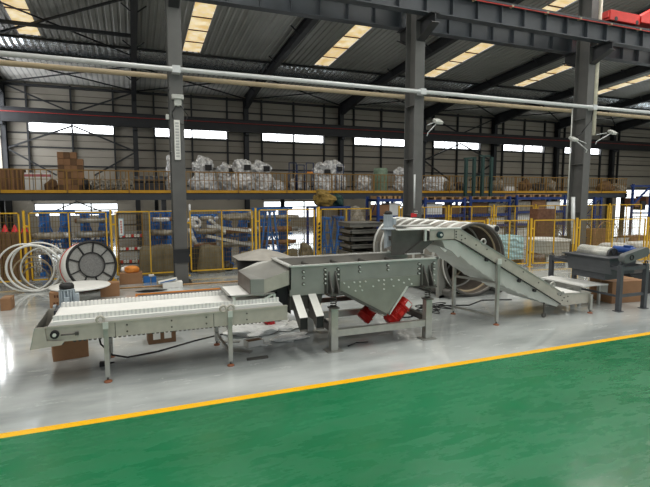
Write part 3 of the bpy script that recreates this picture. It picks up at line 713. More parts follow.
# shelf of red and white rollers between drum and sign
Y = 16.0
t = world_thing('parts_shelf', 'Dark shelf holding rows of small red and white wheels behind the white sign', 'shelf', (gx(129,Y), Y, 0))
x0, x1 = gx(117, Y), gx(142, Y)
m_ = MB()
for z in (.3, .7, 1.1, 1.5, 1.85): m_.box(x0, x1, Y, Y+.5, z, z+.03)
build_each(m_, 'shelf_board', 'dark_steel', t)
for x in (x0, x1): MB().box(x-.02, x+.02, Y, Y+.5, 0, 1.9).build('upright', 'rail_dull', t)
w0 = None; cnt = 0
for j, z in enumerate((.33, .73, 1.13)):
    for k in range(8):
        xx = x0+.08+k*.085
        o = MB().tube((0,-.04,.05), (0,.04,.05), .045, 10).build('small_wheel', 'fabric_red' if (k+j) % 3 == 0 else 'label') if (k+j) % 3 == 0 or k+j < 3 or w0 is None else w0.copy()
        if o.name not in COL.objects: COL.objects.link(o)
        if (k+j) % 3: w0 = o
        o.location = (xx, Y+.08, z)
        tag(o, '%s small wheel on the dark shelf, %s board, position %s from its left' % ('Red' if (k+j) % 3 == 0 else 'White', ['lower', 'middle', 'upper'][j], ['first','second','third','fourth','fifth','sixth','seventh','eighth'][k]), 'wheel', 'small wheels on the dark shelf')
# white pipe fittings right of the lamp strip column
t = world_thing('pipe_fitting', 'Curved white pipe fittings on a stand just right of the lamp strip column', 'fitting', (gx(193,15.6), 15.6, 0))
x = gx(192.5, 15.6)
m_ = MB().path([(x-.15, 15.6, 1.65), (x, 15.6, 1.62), (x+.1, 15.6, 1.5), (x+.12, 15.6, 1.3)], .07, 12).path([(x-.1, 15.6, 1.4), (x-.02, 15.6, 1.15), (x+.08, 15.6, .9)], .07, 12).ring((x+.1, 15.55, 1.55), (.2,1,0), .12, .05, 20, 8)
m_.build('bend', 'foil', t); MB().box(x-.2, x+.2, 15.5, 15.7, .0, .8).build('stand', 'dark_steel', t); MB().tube((gx(190,15.6), 15.6, 1.4), (gx(190,15.6), 15.6, 2.15), .03).build('mast', 'pipe_white', t)
# long slanted light profiles 205..255
for i, (a, b, c, d) in enumerate(((207, 226, 250, 231), (207, 236, 252, 245), (222, 216, 250, 214), (210, 220, 224, 232))):
    p0, p1 = at(a, b, 15.6+.1*i), at(c, d, 16.0+.1*i)
    m_ = MB().beam(p0, p1, .12, .09); m_.tube(p1+Vector((-.05,0,0)), p1+Vector((.05,0,0)), .09, 12)
    o = m_.build('steel_profile', 'ss_light' if i != 2 else 'roll'); tag(o, ['Upper pale steel profile jutting left from the rack right of the lamp strip column', 'Lower long pale steel profile slanting down right of the lamp strip column', 'Grey roll lying on top of the rack left of the pointed lid', 'Short white offcut leaning right of the lamp strip column'][i], 'steel profile', 'steel profiles right of the lamp strip column')

# heap of yellow-brown rags on the rack
lump('rag_heap', 'Yellow-brown heap of rags piled high left of the blue pallet rack', 'rags', 323, 17.0, 9, 191, 'straw', 2.0, 401, .4)
lump('rag_heap', 'Dark green bundle beside the yellow-brown heap of rags', 'rags', 337, 17.2, 5, 194, 'green_dark', 2.0, 402, .3)
t = world_thing('blue_frame_rack', 'Blue high frame carrying the heap of rags', 'rack', (gx(330,17), 17, 0))
x0, x1 = gx(312, 17), gx(346, 17)
for x in (x0, x1):
    for y in (16.7, 17.5): MB().box(x-.04, x+.04, y-.04, y+.04, 0, 1.96).build('upright', 'blue_dark', t)
build_each(MB().box(x0, x1, 16.6, 17.6, 1.93, 2.0), 'shelf_board', 'blue_dark', t)

# blue pallet racks from the middle to the right
def pallet(x, y, z, w=1.1, d=1.0, lab='', grp='wooden pallets on the blue racks'):
    t = thing('wooden_pallet', lab, 'pallet', (x, y, z), 0, grp)
    m_ = MB()
    for k in range(6): m_.box(-w/2+k*(w-.12)/5, -w/2+k*(w-.12)/5+.12, -d/2, d/2, .1, .12)
    m_.build('top_board', 'wood', t)
    m_ = MB()
    for k in (-1, 0, 1): m_.box(k*(w/2-.06)-.05, k*(w/2-.06)+.05, -d/2, d/2, 0, .1)
    m_.build('runner', 'wood', t)
    return t
def pallet_rack(px0, px1, Y, levels, ztop, lab, d=1.0, m='blue_dark', n=1):
    x0, x1 = gx(px0, Y), gx(px1, Y)
    t = world_thing('pallet_rack', lab, 'rack', ((x0+x1)/2, Y, 0), 'deep blue pallet racks')
    for k in range(n+1):
        x = x0+(x1-x0)*k/n
        for y in (Y, Y+d): MB().box(x-.05, x+.05, y-.05, y+.05, 0, ztop).build('upright', m, t)
        MB().beam((x, Y, .3), (x, Y+d, ztop*.5), .03, .03).beam((x, Y+d, ztop*.5), (x, Y, ztop-.05), .03, .03).build('side_brace', m, t)
    for z in levels:
        MB().beam((x0, Y, z), (x1, Y, z), .05, .12).beam((x0, Y+d, z), (x1, Y+d, z), .05, .12).box(x0, x1, Y+.03, Y+d-.03, z+.03, z+.055).build('shelf_beam', m, t)
    return x0, x1
RK = [(378, 404, 17.6, (.9, 1.5, 2.2), 2.35, 'Blue pallet rack just left of the red notice column', 1), (425, 464, 17.8, (1.0, 1.5, 2.15), 2.3, 'Blue pallet rack just right of the red notice column', 1), (470, 509, 17.8, (1.0, 1.5, 2.15), 2.35, 'Blue pallet rack under the dark green posts', 1), (516, 564, 17.8, (1.0, 1.6, 2.25), 2.4, 'Blue pallet rack left of the downpipe column', 1), (594, 600, 17.5, (1.3, 2.2), 2.3, 'Narrow blue rack just right of the downpipe column', 1)]
ri = 0
for (a, b, Y, lv, zt, lab, n) in RK:
    x0, x1 = pallet_rack(a, b, Y, lv, zt, lab, n=n)
    if x1-x0 < 1: continue
    side = lab.split('rack ')[1]
    nb = max(2, int((x1-x0)/1.0))
    for k in range(nb):
        xx = x0+.1+(x1-x0-.2)*(k+.5)/nb
        if lv[-1] > 2:
            pallet(xx, Y+.5, lv[-1]+.06, min(1.0, (x1-x0)/nb-.1), .8, 'Wooden pallet on top of the blue rack %s, %s' % (side, ['leftmost', 'second', 'third', 'fourth', 'fifth', 'sixth'][k]))
        for q, z in enumerate(list(lv[:-1])+[.02]):
            zz = z+.06 if z > .1 else .0
            nx = (list(lv)+[9])[q+1] if z > .1 else lv[0]; h = (nx-z-.1)*random.uniform(.72, .95)
            ww = (x1-x0)/nb*.42
            carton(xx-ww, xx+ww, Y+.15, Y+.85, zz, zz+h, '%s carton %s of rack %s, %s' % (['Brown', 'Greyish', 'Tan', 'White'][(k+q*2+ri) % 4], ('on %s shelf' % ['lower', 'middle', 'upper'][q]) if z > .1 else 'at floor level', side, ['leftmost', 'second', 'third', 'fourth', 'fifth', 'sixth'][k]), 'cartons on the blue racks', ['card2', 'roll', 'card', 'white'][(k+q*2+ri) % 4], tape=False)
    ri += 1
# small blue leaning beams right under the mezzanine edge
m_ = MB().beam(at(345,205,18.6), at(404,200,18.6), .1, .14).beam(at(376,201,18.5), at(376,245,18.5), .12, .12)
# dark green post rack
t = world_thing('post_rack', 'Dark green rack of tall posts rising above the platform railing', 'rack', (gx(475,20.5), 20.5, 0))
for px in (464.5, 472.5, 481, 489.5):
    x = gx(px, 20.5); MB().box(x-.07, x+.07, 20.43, 20.57, 0, gz(px, 157 if px > 470 else 159, 20.5)).build('post', 'green_dark', t)
build_each(MB().beam(at(464,158.5,20.5), at(473,158,20.5), .08, .08).beam(at(480,156,20.5), at(490,156,20.5), .08, .08).beam(at(464,176,20.5), at(490,176,20.5), .05, .05), 'cross_bar', 'green_dark', t)

# right background: blue frame at right edge, silver clutter
t = world_thing('blue_frame_rack', 'Blue tall frame with sloping brace at the right edge, before the bright doorway', 'rack', (gx(640,21), 21, 0))
for px in (631, 649): MB().box(gx(px,21)-.06, gx(px,21)+.06, 20.94, 21.06, 0, gz(px,184,21)).build('upright', 'blue_dark', t)
MB().beam(at(631,186,21), at(650,186,21), .08, .1).beam(at(631,206,21), at(649,188,21), .08, .1).beam(at(631,213,21), at(650,213,21), .08, .1).build('beam', 'blue_dark', t)
for k, (px, y) in enumerate(((636, 196), (642, 199), (647, 194))):
    p = at(px, y+4, 21.3); tag(MB().box(p.x-.22, p.x+.22, 21.2, 21.9, p.z-.45, p.z+.12).box(p.x-.23, p.x+.23, 21.19, 21.91, p.z, p.z+.03).build('stored_crate', ['rust','dark_clutter','rust'][k]), ['Reddish crate on the right edge blue frame, left one','Dark crate on the right edge blue frame, middle one','Reddish crate on the right edge blue frame, right one'][k], 'crate')
# goods between the two right fences
def film_pallet(px0, px1, Y, ytop, lab):
    x0, x1 = gx(px0, Y), gx(px1, Y); z = gz((px0+px1)/2, ytop, Y)
    p = pallet((x0+x1)/2, Y+.5, 0, x1-x0, .9, 'Wooden pallet under the pale blue wrapped load', None)
    bm = bmesh.new(); bmesh.ops.create_cube(bm, size=1); bmesh.ops.subdivide_edges(bm, edges=bm.edges, cuts=9, use_grid_fill=True)
    rr = random.Random(5)
    for v in bm.verts:
        c = v.co; k = .9 if abs(c.z-.5) < .01 else 1
        w = .02*math.sin(c.z*25+c.x*9)+rr.uniform(-.012,.012)
        v.co = Vector(((c.x*k+w)*(x1-x0)*.96, (c.y*k+w)*.85, (c.z+.5)*(z-.13)+.03*math.sin(c.x*15)*(c.z>.4)))
    me = bpy.data.meshes.new('wrapped_load'); bm.to_mesh(me); bm.free(); me.materials.append(M['lblue'])
    o = bpy.data.objects.new('wrapped_load', me); COL.objects.link(o); o.location = ((x0+x1)/2, Y+.5, .125)
    tag(o, lab, 'wrapped load')
film_pallet(500, 527, 13.3, 237, 'Load wrapped in pale blue plastic film behind the ribbed drum')
# white conical tank
Y = 13.4; x = gx(549, Y); r = (gx(566,Y)-gx(533,Y))/2*.9; zt = gz(550, 238.5, Y)
t = world_thing('conical_tank', 'White open tank with a conical bottom behind the front fence', 'tank', (x, Y, 0))
MB().lathe((x, Y, 0), (0,0,1), [(0,.1), (.08,.1), (.1,.22), (r*.96, zt-.47), (r, zt-.45), (r, zt-.05), (r+.04, zt-.05), (r+.04, zt), (r-.04, zt), (r-.04, zt-.42), (0,.3)], 36).build('tank_body', 'white', t)
for k in range(4):
    a = PI/4+k*PI/2; MB().beam((x+r*.9*math.cos(a), Y+r*.9*math.sin(a), 0), (x+r*.9*math.cos(a), Y+r*.9*math.sin(a), zt-.6), .06, .06).build('leg', 'white', t)
carton(gx(535,15), gx(552,15), 14.85, 15.3, 0, gz(540,209,15), 'Large reddish brown crate stack standing behind the white conical tank', None, 'rust', name='brown_crate', tape=False)
for i, (px0, px1, Y, y1, m, lab) in enumerate(((568,579,14.6,246,'white','White plastic bin right of the conical tank'), (572,588,14.8,237,'black','Black open crate behind the front fence right of the tank'), (590,606,14.6,250,'white','White bin right of the post beneath the charcoal machine'), (594,611,16.2,229,'card','Large rounded brown board package behind the right fence'), (613,630,16.0,238,'white','White stored block behind the blue motor'), (632,652,16.0,236,'card','Brown carton behind the grey belt guard'), (634,655,14.0,262,'white','White sack like block right of the charcoal machine'))):
    x0, x1 = gx(px0, Y), gx(px1, Y); z = gz((px0+px1)/2, y1, Y)
    if m == 'card': carton(x0, x1, Y, Y+.6, 0, z, lab, None, m)
    else:
        w_, mm = (x1-x0), M[m]
        o = MB().prism([(x0+.04, 0), (x1-.04, 0), (x1, z), (x0, z)], Y, Y+.6).box(x0-.02, x1+.02, Y-.02, Y+.62, z-.06, z).build('storage_bin', mm, None, .01); tag(o, lab, 'bin')
for i, (x, w) in enumerate(((17.3, 'behind the belt guard'), (18.75, 'at the right edge of the frame'))):
    pallet(x, 13.1, 0, 1.1, .9, 'Wooden pallet under white sacks between the right fences, %s' % w, None)
    for k in range(4):
        o = tag(crumple('white_sack', 'white', (x-.26+.52*(k % 2), 13.1, .125 if k < 2 else .36), .25, .4, .13, 1200+i*4+k, .06), 'Full white sack on the pallet %s, %s %s' % (w, ['lower', 'upper'][k//2], ['left', 'right'][k % 2]), 'sack', 'white sacks on pallets')
# curved hoop
tag(MB().ring((gx(606,15.3), 15.2, .645), (.1,1,0), .62, .02, 40, 6).build('wire_hoop', 'wood'), 'Thin tan hoop leaning upright behind the right hand fences', 'hoop')

# ================================================================== RINGS, DRUM AND BOXES AT LEFT
RY = 13.65
spec = [(30, 265, .60, .028, 'white', 0), (36, 264, .63, .022, 'white', .12), (22, 266, .62, .02, 'white', .2), (42, 265, .56, .018, 'ss_light', .28), (28, 267, .44, .016, 'pipe_tan', .1), (33, 268, .38, .014, 'roll', .18), (38, 268, .48, .014, 'roll', .34), (31, 266, .3, .016, 'roll', .05)]
for i, (px, py, r, th, m, dy) in enumerate(spec):
    Y = RY + [0, .14, .07, .28, .35, .49, .42, .56][i]*.8; x = gx(px, Y)
    lean = Vector((.03, 1, .16))
    n_ = lean.normalized(); h = r*math.sqrt(1-n_.z**2)+.004
    tag(MB().ring((x, Y+.12, h+th), lean, r, th, 56, 8).ring((x, Y+.12, h+th), lean, r-.012, th*.6, 56, 6).build('steel_ring', m), ['Large thick white ring, frontmost of the leaning rings', 'Large white ring leaning furthest right in the group', 'Large white ring leaning furthest left in the group', 'Thin bright steel ring behind the large white rings', 'Medium tan ring nested inside the white rings', 'Small grey ring nested inside the tan ring', 'Medium grey ring behind the tan ring', 'Smallest grey ring at the centre of the nest'][i], 'ring', 'rings leaning against the fence')
t = thing('spoked_drum', 'Large drum leaning back, with a black rimmed mesh face of nine segments', 'drum', (gx(92,13.2), 13.2, .09), R(24))
t.rotation_euler = (R(-13), 0, R(24))
rd = .62; cz = rd+.01
MB().lathe((0,0,cz), (0,-1,0), [(rd-.05,-.62), (rd,-.62), (rd,0.0), (rd-.03,0.0)], 48).build('drum_shell', 'white', t)
MB().ring((0,-.01,cz), (0,1,0), rd-.035, .034, 48, 8).build('rim', 'black', t)
MB().lathe((0,0,cz), (0,-1,0), [(0,-.04), (rd*.5,-.04)], 40).build('mesh_center', 'mottled', t)
MB().lathe((0,0,cz), (0,-1,0), [(rd*.5,-.035), (rd-.04,-.01)], 48).build('mesh_annulus', mat('light perforated sheet', (150,150,146), .5, .4, .15, 30), t)
m_ = MB().ring((0,-.0,cz), (0,1,0), rd*.5, .016, 40, 6)
for k in range(9):
    a = 2*PI*k/9; m_.beam((rd*.5*math.cos(a), .02, cz+rd*.5*math.sin(a)), ((rd-.05)*math.cos(a), -.01, cz+(rd-.05)*math.sin(a)), .03, .03)
m_.build('spoke', 'black', t)
MB().ring((0,.4,cz), (0,1,0), rd+.005, .012, 48, 6).build('red_band', 'ink_red', t)

P0 = at(45, 309, 11.75)
carton(gx(44.5,11.7), gx(44.5,11.7)+.42, 11.7, 12.1, 0, .36, 'Printed cardboard box on the floor behind the small grey geared motor', 'cardboard boxes on the grey floor', labels=0)
b0 = [o for o in bpy.data.objects if o.name.startswith('cardboard_box') and o.get('label','').startswith('Printed')][0]
m_ = MB()
for k in range(5): m_.box(-.14+k*.06, -.105+k*.06, -.206, -.2, .1, .14).box(-.12+k*.05, -.09+k*.05, -.206, -.2, .24, .3)
m_.build('print', 'ink', b0)
carton(gx(97,12.7), gx(97,12.7)+.42, 12.6, 12.95, 0, .33, 'Cardboard box on the floor under the right end of the white lid', 'cardboard boxes on the grey floor')
carton(gx(-6,11.9), gx(4.5,11.9), 11.9, 12.3, 0, .26, 'Low cardboard box cut by the left edge of the frame', 'cardboard boxes on the grey floor')
tag(MB().lathe((gx(77,12.25), 12.2, .365), (0,0,1), [(0,0), (.62,0), (.64,.015), (.62,.035), (.3,.05), (0,.055)], 48).build('round_board', 'white'), 'Thin round white lid lying across two cardboard boxes', 'lid')
t = carton(gx(117,14.2), gx(140,14.2), 14.15, 14.5, 0, .3, 'Cardboard box at the fence foot with an orange parcel on top', 'cardboard boxes on the grey floor')
tag(crumple('orange_parcel', 'orange', (gx(130,14.3), 14.32, .3), .2, .14, .11, 500, .08), 'Orange parcel in clear film lying on the cardboard box by the fence', 'parcel')
tag(crumple('plastic_wrap', 'clear', (gx(124,14.3), 14.42, .3), .14, .1, .09, 501, .2), 'Crumpled clear wrap beside the orange parcel', 'wrap')
carton(gx(141,14.3), gx(148,14.3), 14.2, 14.4, 0, .16, 'Small bright blue carton, left one, at the tarpaulin foot', None, 'bluebox', tape=False)
carton(gx(149,14.3), gx(154,14.3), 14.2, 14.4, 0, .15, 'Small bright blue carton, right one, at the tarpaulin foot', None, 'bluebox', tape=False)
carton(gx(146.5,14.3), gx(152,14.3), 14.22, 14.38, .165, .21, 'Small white packet lying on the blue cartons', None, 'label', tape=False)
carton(gx(159,14.0), gx(178,14.0), 13.2, 13.45, 0, .15, 'Flat white carton on the floor beside the lamp strip column base', None, 'white', tape=False)
t = thing('leaning_board', 'White and blue printed flat box tilted on the flat white carton', 'box', (gx(167,14.0)-.08, 13.3, .16), 0)
MB().box(-.24, .24, -.1, .1, .0, .05, rot=Matrix.Rotation(R(-10), 3, 'Y')).build('carton_body', 'label', t)
MB().box(-.2, .2, -.105, -.1, .012, .035, rot=Matrix.Rotation(R(-10), 3, 'Y')).build('blue_print', 'bluebox', t)

# flat grey sheet with orange wood edges on floor
p0 = Vector((gx(137,10.9), 10.9, 0)); 
t = world_thing('metal_sheet', 'Large flat grey sheet framed by thin tan wooden strips on the floor', 'sheet', (1.5, 11.9, 0))
ang = R(3)
MB().box(.05, 3.4, 10.95, 12.35, .0, .035).build('plate', 'tile_grey', t)
MB().box(0, 3.45, 12.36, 12.42, 0, .06).box(1.2, 3.45, 10.86, 10.92, 0, .06).build('edge_strip', 'orange', t)
tag(MB().box(gx(128.5,11.2), gx(136,11.2), 10.9, 12.1, 0, .045).build('orange_board', 'orange'), 'Bright orange board lying at the left end of the grey sheet', 'board')
tag(MB().tube((-.8-.4, 13.55, .02), (3.3, 13.4, .02), .02, 8).build('wood_strip', 'wood'), 'Long thin tan strip lying along the fence foot', 'strip')
tag(MB().box(.3, 1.5, 9.9, 10.3, 0, .02).build('foam_sheet', 'white'), 'Thin white foam sheet on the floor just behind the white belt', 'sheet')
# small grey gadget behind motor
t = world_thing('power_strip', 'Small grey control unit on the floor right of the geared motor', 'control unit', (gx(89,11.3), 11.3, 0))
MB().box(gx(81,11.3), gx(97,11.3), 11.2, 11.5, 0, .13).build('case', 'grey_motor', t, .01); MB().tube((gx(97,11.3),11.35,.08), (gx(101,11.3),11.35,.08), .03).build('plug', 'black', t)
tag(MB().tube((gx(103,11.4),11.4,.03), (gx(113,11.4),11.45,.03), .03, 10).build('dark_bar', 'black'), 'Short black bar on the floor right of the grey control unit', 'bar')
rr = random.Random(11)
for i in range(7):
    x, y = gx(104+i*3.5, 10.8), 10.6+rr.uniform(0,.5)
    tag(crumple('wood_scrap', 'wood' if i % 2 else 'ink', (x, y, 0), .09, .06, .03, 600+i, .3, n=2), 'Brown wood scrap on the floor behind the belt, %s from the left' % ['first','second','third','fourth','fifth','sixth','seventh'][i], 'scrap', 'wood scraps behind the belt')
tag(crumple('cable_pile', 'black', (gx(148,13), 12.9, 0), .3, .1, .02, 610, .3), 'Flat tangle of black cable on the floor behind the orange board', 'cable')

# ================================================================== LEFT BELT CONVEYOR
bc = world_thing('belt_conveyor', 'Low stainless conveyor with a white corrugated sidewall belt at left', 'conveyor', (.5, 7.3, 0))
Y0, Y1 = 6.83, 7.87
for y, nm in ((Y0, 'near'), (Y1-.02, 'far')):
    m_ = MB().prism([(-1.08,.8), (-1.1,.63), (-.95,.605), (2.12,.595), (2.12,.82)], y, y+.02)
    m_.box(-1.08, 2.12, y-.012 if nm == 'near' else y+.02, y if nm == 'near' else y+.032, .795, .82)
    m_.build('side_plate', 'olive', bc)
# seams & bolts on near plate
m_ = MB()
for x in (-.4, -.12, .45, .92, 1.5):
    for z in (.66, .75): m_.tube((x, Y0-.012, z), (x, Y0+.01, z), .012, 8)
m_.build('bolt', 'ss_dark', bc)
m_ = MB().box(-.27, -.262, Y0-.003, Y0, .6, .82).box(1.02, 1.028, Y0-.003, Y0, .6, .82); m_.build('seam', 'ss_dark', bc)
# belt with end roundings
bl = MB()
rz_ = .06
prof = [(-.98, .82)] 
poly = []
for k in range(9):
    a = PI/2 + PI*k/8; poly.append((-.98+.075*math.cos(a), .785+.075*math.sin(a)))
for k in range(9):
    a = -PI/2 + PI*k/8; poly.append((2.0+.075*math.cos(a), .785+.075*math.sin(a)))
bl.prism(poly, Y0+.05, Y1-.05); bl.build('belt', 'white_belt', bc)
for y, nm in ((Y0+.1, 0), (Y1-.14, 1)):
    m_ = MB(); x = -.98
    MB().box(-1.0, 2.0, y+.006, y+.03, .85, .922).build('sidewall_web', mat('grey shaded belt web', (220,220,218), .6), bc)
    while x < 2.0:
        m_.box(x, x+.032, y-.004, y+.04, .85, .927); x += .052
    m_.build('sidewall', 'white_belt', bc)
m_ = MB(); x = -.78
while x < 2.0:
    m_.prism([(x, .605), (x+.05, .605), (x+.04, .575), (x+.01, .575)], Y0+.04, Y1-.04); x += .06
m_.build('return_teeth', 'ss_dark', bc)
# drive end: bearing, chute
MB().tube((-.97, Y0-.05, .715), (-.97, Y0+.02, .715), .052, 20).build('bearing', 'black', bc)
MB().tube((-.97, Y0-.07, .715), (-.97, Y0-.045, .715), .022, 12).build('shaft', 'ss_light', bc)
m_ = MB().tube((-.9, Y0-.03, .7), (-.74, Y0-.03, .7), .01, 8).box(-.74, -.7, Y0-.04, Y0, .68, .72); m_.build('tension_screw', 'ss_dark', bc)
m_ = MB()
for y in (Y0-.03, Y1+.02): m_.prism([(-1.18,.82), (-1.08,.82), (-1.06,.64), (-.86,.62), (-.9,.57), (-1.24,.545)], y, y+.015)
build_each(m_, 'chute_side', 'olive', bc)
m_ = MB().add([(-1.18,Y0-.03,.82), (-1.18,Y1+.03,.82), (-1.24,Y1+.03,.545), (-1.24,Y0-.03,.545), (-1.19,Y0-.03,.82), (-1.19,Y1+.03,.82), (-1.25,Y1+.03,.545), (-1.25,Y0-.03,.545)], [(0,1,2,3),(7,6,5,4),(0,4,5,1),(3,2,6,7),(0,3,7,4),(1,5,6,2)])
m_.build('chute_plate', 'ss', bc)
MB().add([(-1.24,Y0-.03,.55), (-1.24,Y1+.03,.55), (-.88,Y1+.03,.575), (-.88,Y0-.03,.575)], [(0,1,2,3)]).build('chute_floor', 'ss_dark', bc)
# eyelets
for x in (-.44, 1.16, 1.27):
    MB().ring((x, Y0-.004, .85), (0,1,0), .043, .017, 20, 6).build('lifting_eye', 'olive', bc)
# legs
for x, y, nm in ((-.38, Y0-.01, 1), (-.38, Y1, 0), (1.25, Y0-.01, 1), (1.22, Y1, 0)):
    l = MB().box(x-.03, x+.03, y-.03, y+.03, .07, .8).build('leg', 'ss', bc, .004)
    MB().tube((x, y, 0.015), (x, y, .08), .014, 8).build('spindle', 'ss_dark', l).matrix_parent_inverse = Matrix()
    MB().lathe((x, y, 0.0), (0,0,1), [(0,0), (.052,0), (.05,.015), (.02,.03), (0,.03)], 16).build('foot_pad', 'orange_foot', l).matrix_parent_inverse = Matrix()
    if nm: MB().box(x-.033, x+.035, y-.045, y-.03, .73, .82).build('leg_tab', 'ss_light', bc)
build_each(MB().beam((1.24, Y0, .2), (1.22, Y1, .2), .04, .04).beam((-.38, Y0, .2), (-.38, Y1, .2), .04, .04).beam((1.24, Y0, .55), (1.22, Y1, .55), .04, .04), 'cross_bar', 'ss', bc)
# drive motor standing at the far side
mx, my = -.95, 8.02
MB().box(mx-.17, mx+.17, my-.1, my+.1, .77, .8).box(mx-.19, mx-.15, my-.05, my+.05, .8, .84).box(mx+.15, mx+.19, my-.05, my+.05, .8, .84).build('motor_foot', 'grey_motor', bc, .004)
m_ = MB().lathe((mx, my, .8), (0,0,1), [(0,0), (.12,0), (.12,.03), (.08,.05), (.085,.09), (.085,.26), (.1,.265), (.1,.28), (0,.28)], 24)
for k in range(14):
    a = 2*PI*k/14; m_.box(mx+.1*math.cos(a)-.009, mx+.1*math.cos(a)+.009, my+.1*math.sin(a)-.009, my+.1*math.sin(a)+.009, .82, 1.06)
m_.build('drive_motor', 'grey_motor', bc)
MB().lathe((mx, my, 1.08), (0,0,1), [(0,0), (.1,0), (.1,.05), (.08,.08), (0,.085)], 24).build('fan_cap', 'black', bc)
MB().box(mx-.03, mx+.04, my-.14, my-.08, .85, .97).box(mx+.1, mx+.16, my-.06, my+.04, .86, 1.0).build('terminal_box', 'grey_motor', bc, .006)
MB().box(mx-.15, mx+.12, my-.28, my+.1, .74, .82).build('gearbox', 'iron', bc, .01)
MB().tube((mx-.05, my-.38, .78), (mx+.02, my-.27, .78), .05, 14).build('output_flange', 'iron', bc)
# feed tray above right end
m_ = MB().box(1.28, 1.98, Y0+.14, Y1-.1, .985, .992).build('tray', 'white', bc)
m_ = MB().box(1.26, 2.0, Y0+.1, Y0+.15, .985, 1.0).box(1.96, 2.0, Y0+.1, Y1-.08, .985, 1.0).box(1.26, 1.3, Y0+.1, Y1-.08, .985, 1.0).build('tray_frame', 'ss_matte', bc)
m_ = MB()
for x in (1.34, 1.95):
    for y in (Y0+.12, Y1-.12): m_.box(x-.015, x+.02, y-.015, y+.015, .8, .985)
m_.beam((1.65, Y0+.12, .85), (1.93, Y0+.12, .98), .03, .03)
build_each(m_, 'tray_post', 'ss_light', bc)
# cable from the conveyor along the floor
tag(MB().path([(-.55, 7.6, .6), (-.5, 7.6, .3), (-.35, 7.65, .1), (-.15, 7.7, .02), (.3, 7.85, .012), (.9, 8.2, .012), (1.6, 8.5, .012), (2.1, 8.8, .012)], .013, 8).build('cable', 'black'), 'Black cable hanging from the white belt conveyor and running along the floor', 'cable')
t = carton(-1.22, -.74, 7.98, 8.5, 0, .4, 'Brown cardboard box on the floor under the left end of the white belt conveyor', 'cardboard boxes on the grey floor', rz=R(10))
t = carton(.16, .6, 8.3, 8.62, 0, .3, 'Brown cardboard box with two white labels under the white belt conveyor', 'cardboard boxes on the grey floor', 'card2', labels=2, rz=R(4))

# ================================================================== VIBRATING SCREEN
vs_ = world_thing('vibrating_screen', 'Grey steel vibrating screen on springs with red motors in the centre', 'screening machine', (3.6, 7.5, 0))
A0, A1 = 6.95, 7.95; xa, xb = 2.2, 4.88; zb, zt = .92, 1.375
for y in (A0, A1-.02):
    m_ = MB().box(xa, xb, y, y+.02, zb, zt)
    m_.build('side_plate', 'ss_matte', vs_)
MB().box(xa, xb, A0-.03, A0+.03, zt, zt+.022).box(xa, xb, A1-.03, A1+.03, zt, zt+.022).box(xb-.05, xb+.02, A0-.03, A1+.03, zt, zt+.022).box(xa-.02, xa+.05, A0, A1, zt, zt+.022).build('top_rim', 'ss_light', vs_)
MB().box(xa, xa+.02, A0, A1, zb+.1, zt).build('end_plate', 'ss_dark', vs_)
MB().box(xa+.02, xb, A0+.02, A1-.02, 1.18, 1.2).build('screen_deck', mat('dusty screen deck', (150,140,128), .7, .1, .2, 10), vs_)
m_ = MB()
for x in (2.75, 3.3, 3.85, 4.4): m_.tube((x, A0+.02, 1.28), (x, A1-.02, 1.28), .03, 12)
build_each(m_, 'cross_tube', 'ss_dark', vs_)
# V shaped drive plate
V = [(3.03,1.1), (3.03,.93), (3.86,.5), (3.91,.5), (4.27,.93), (4.75,.93), (4.75,1.12)]
for y in (A0-.014, A1): MB().prism(V, y, y+.014).build('drive_plate', mat('greenish grey steel', (146,147,138), .42, .45, .08, 5), vs_)
MB().prism([(3.02,.93), (3.06,.95), (3.88,.5), (3.87,.46)], A0-.03, A1+.03).build('drive_beam', 'ss_dark', vs_)
MB().prism([(3.93,.47), (3.94,.51), (4.25,.93), (4.29,.93)], A0-.03, A1+.03).build('motor_seat', 'ss_light', vs_)
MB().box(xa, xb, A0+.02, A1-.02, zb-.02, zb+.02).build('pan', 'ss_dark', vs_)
# bolts
m_ = MB()
bol = [(2.42,1.29),(2.42,1.2),(2.42,1.1)] + [(x,z) for x in (3.38,3.9) for z in (1.31,1.24)] + [(2.78,1.3),(2.78,1.23),(2.78,1.16),(2.78,1.09),(3.0,1.3),(3.0,1.22),(3.0,1.14),(4.5,1.3),(4.5,1.22),(4.5,1.14),(4.8,1.3),(4.8,1.2),(4.8,1.1),(4.8,1.0)]
bol += [(3.1,1.07),(3.18,1.0),(3.28,1.07),(3.38,1.07),(3.38,1.0),(3.48,1.07),(3.3,.93),(3.42,.93),(3.72,1.07),(3.62,.98),(3.82,1.07),(3.82,1.0),(3.82,.92),(3.96,1.07),(4.0,.96),(4.1,1.05),(4.2,1.0),(4.3,1.05),(4.35,.97)]
for x, z in bol: MB().tube((x, A0-.034, z), (x, A0, z), .014, 8).build('bolt', 'ss_light', vs_)  # bolt heads coloured bright to stand for their white highlights
m_ = MB()
for x, z in bol[:19]: m_.tube((x, A0-.006, z), (x, A0, z), .028, 10)
m_.build('washer', 'ss_dark', vs_)
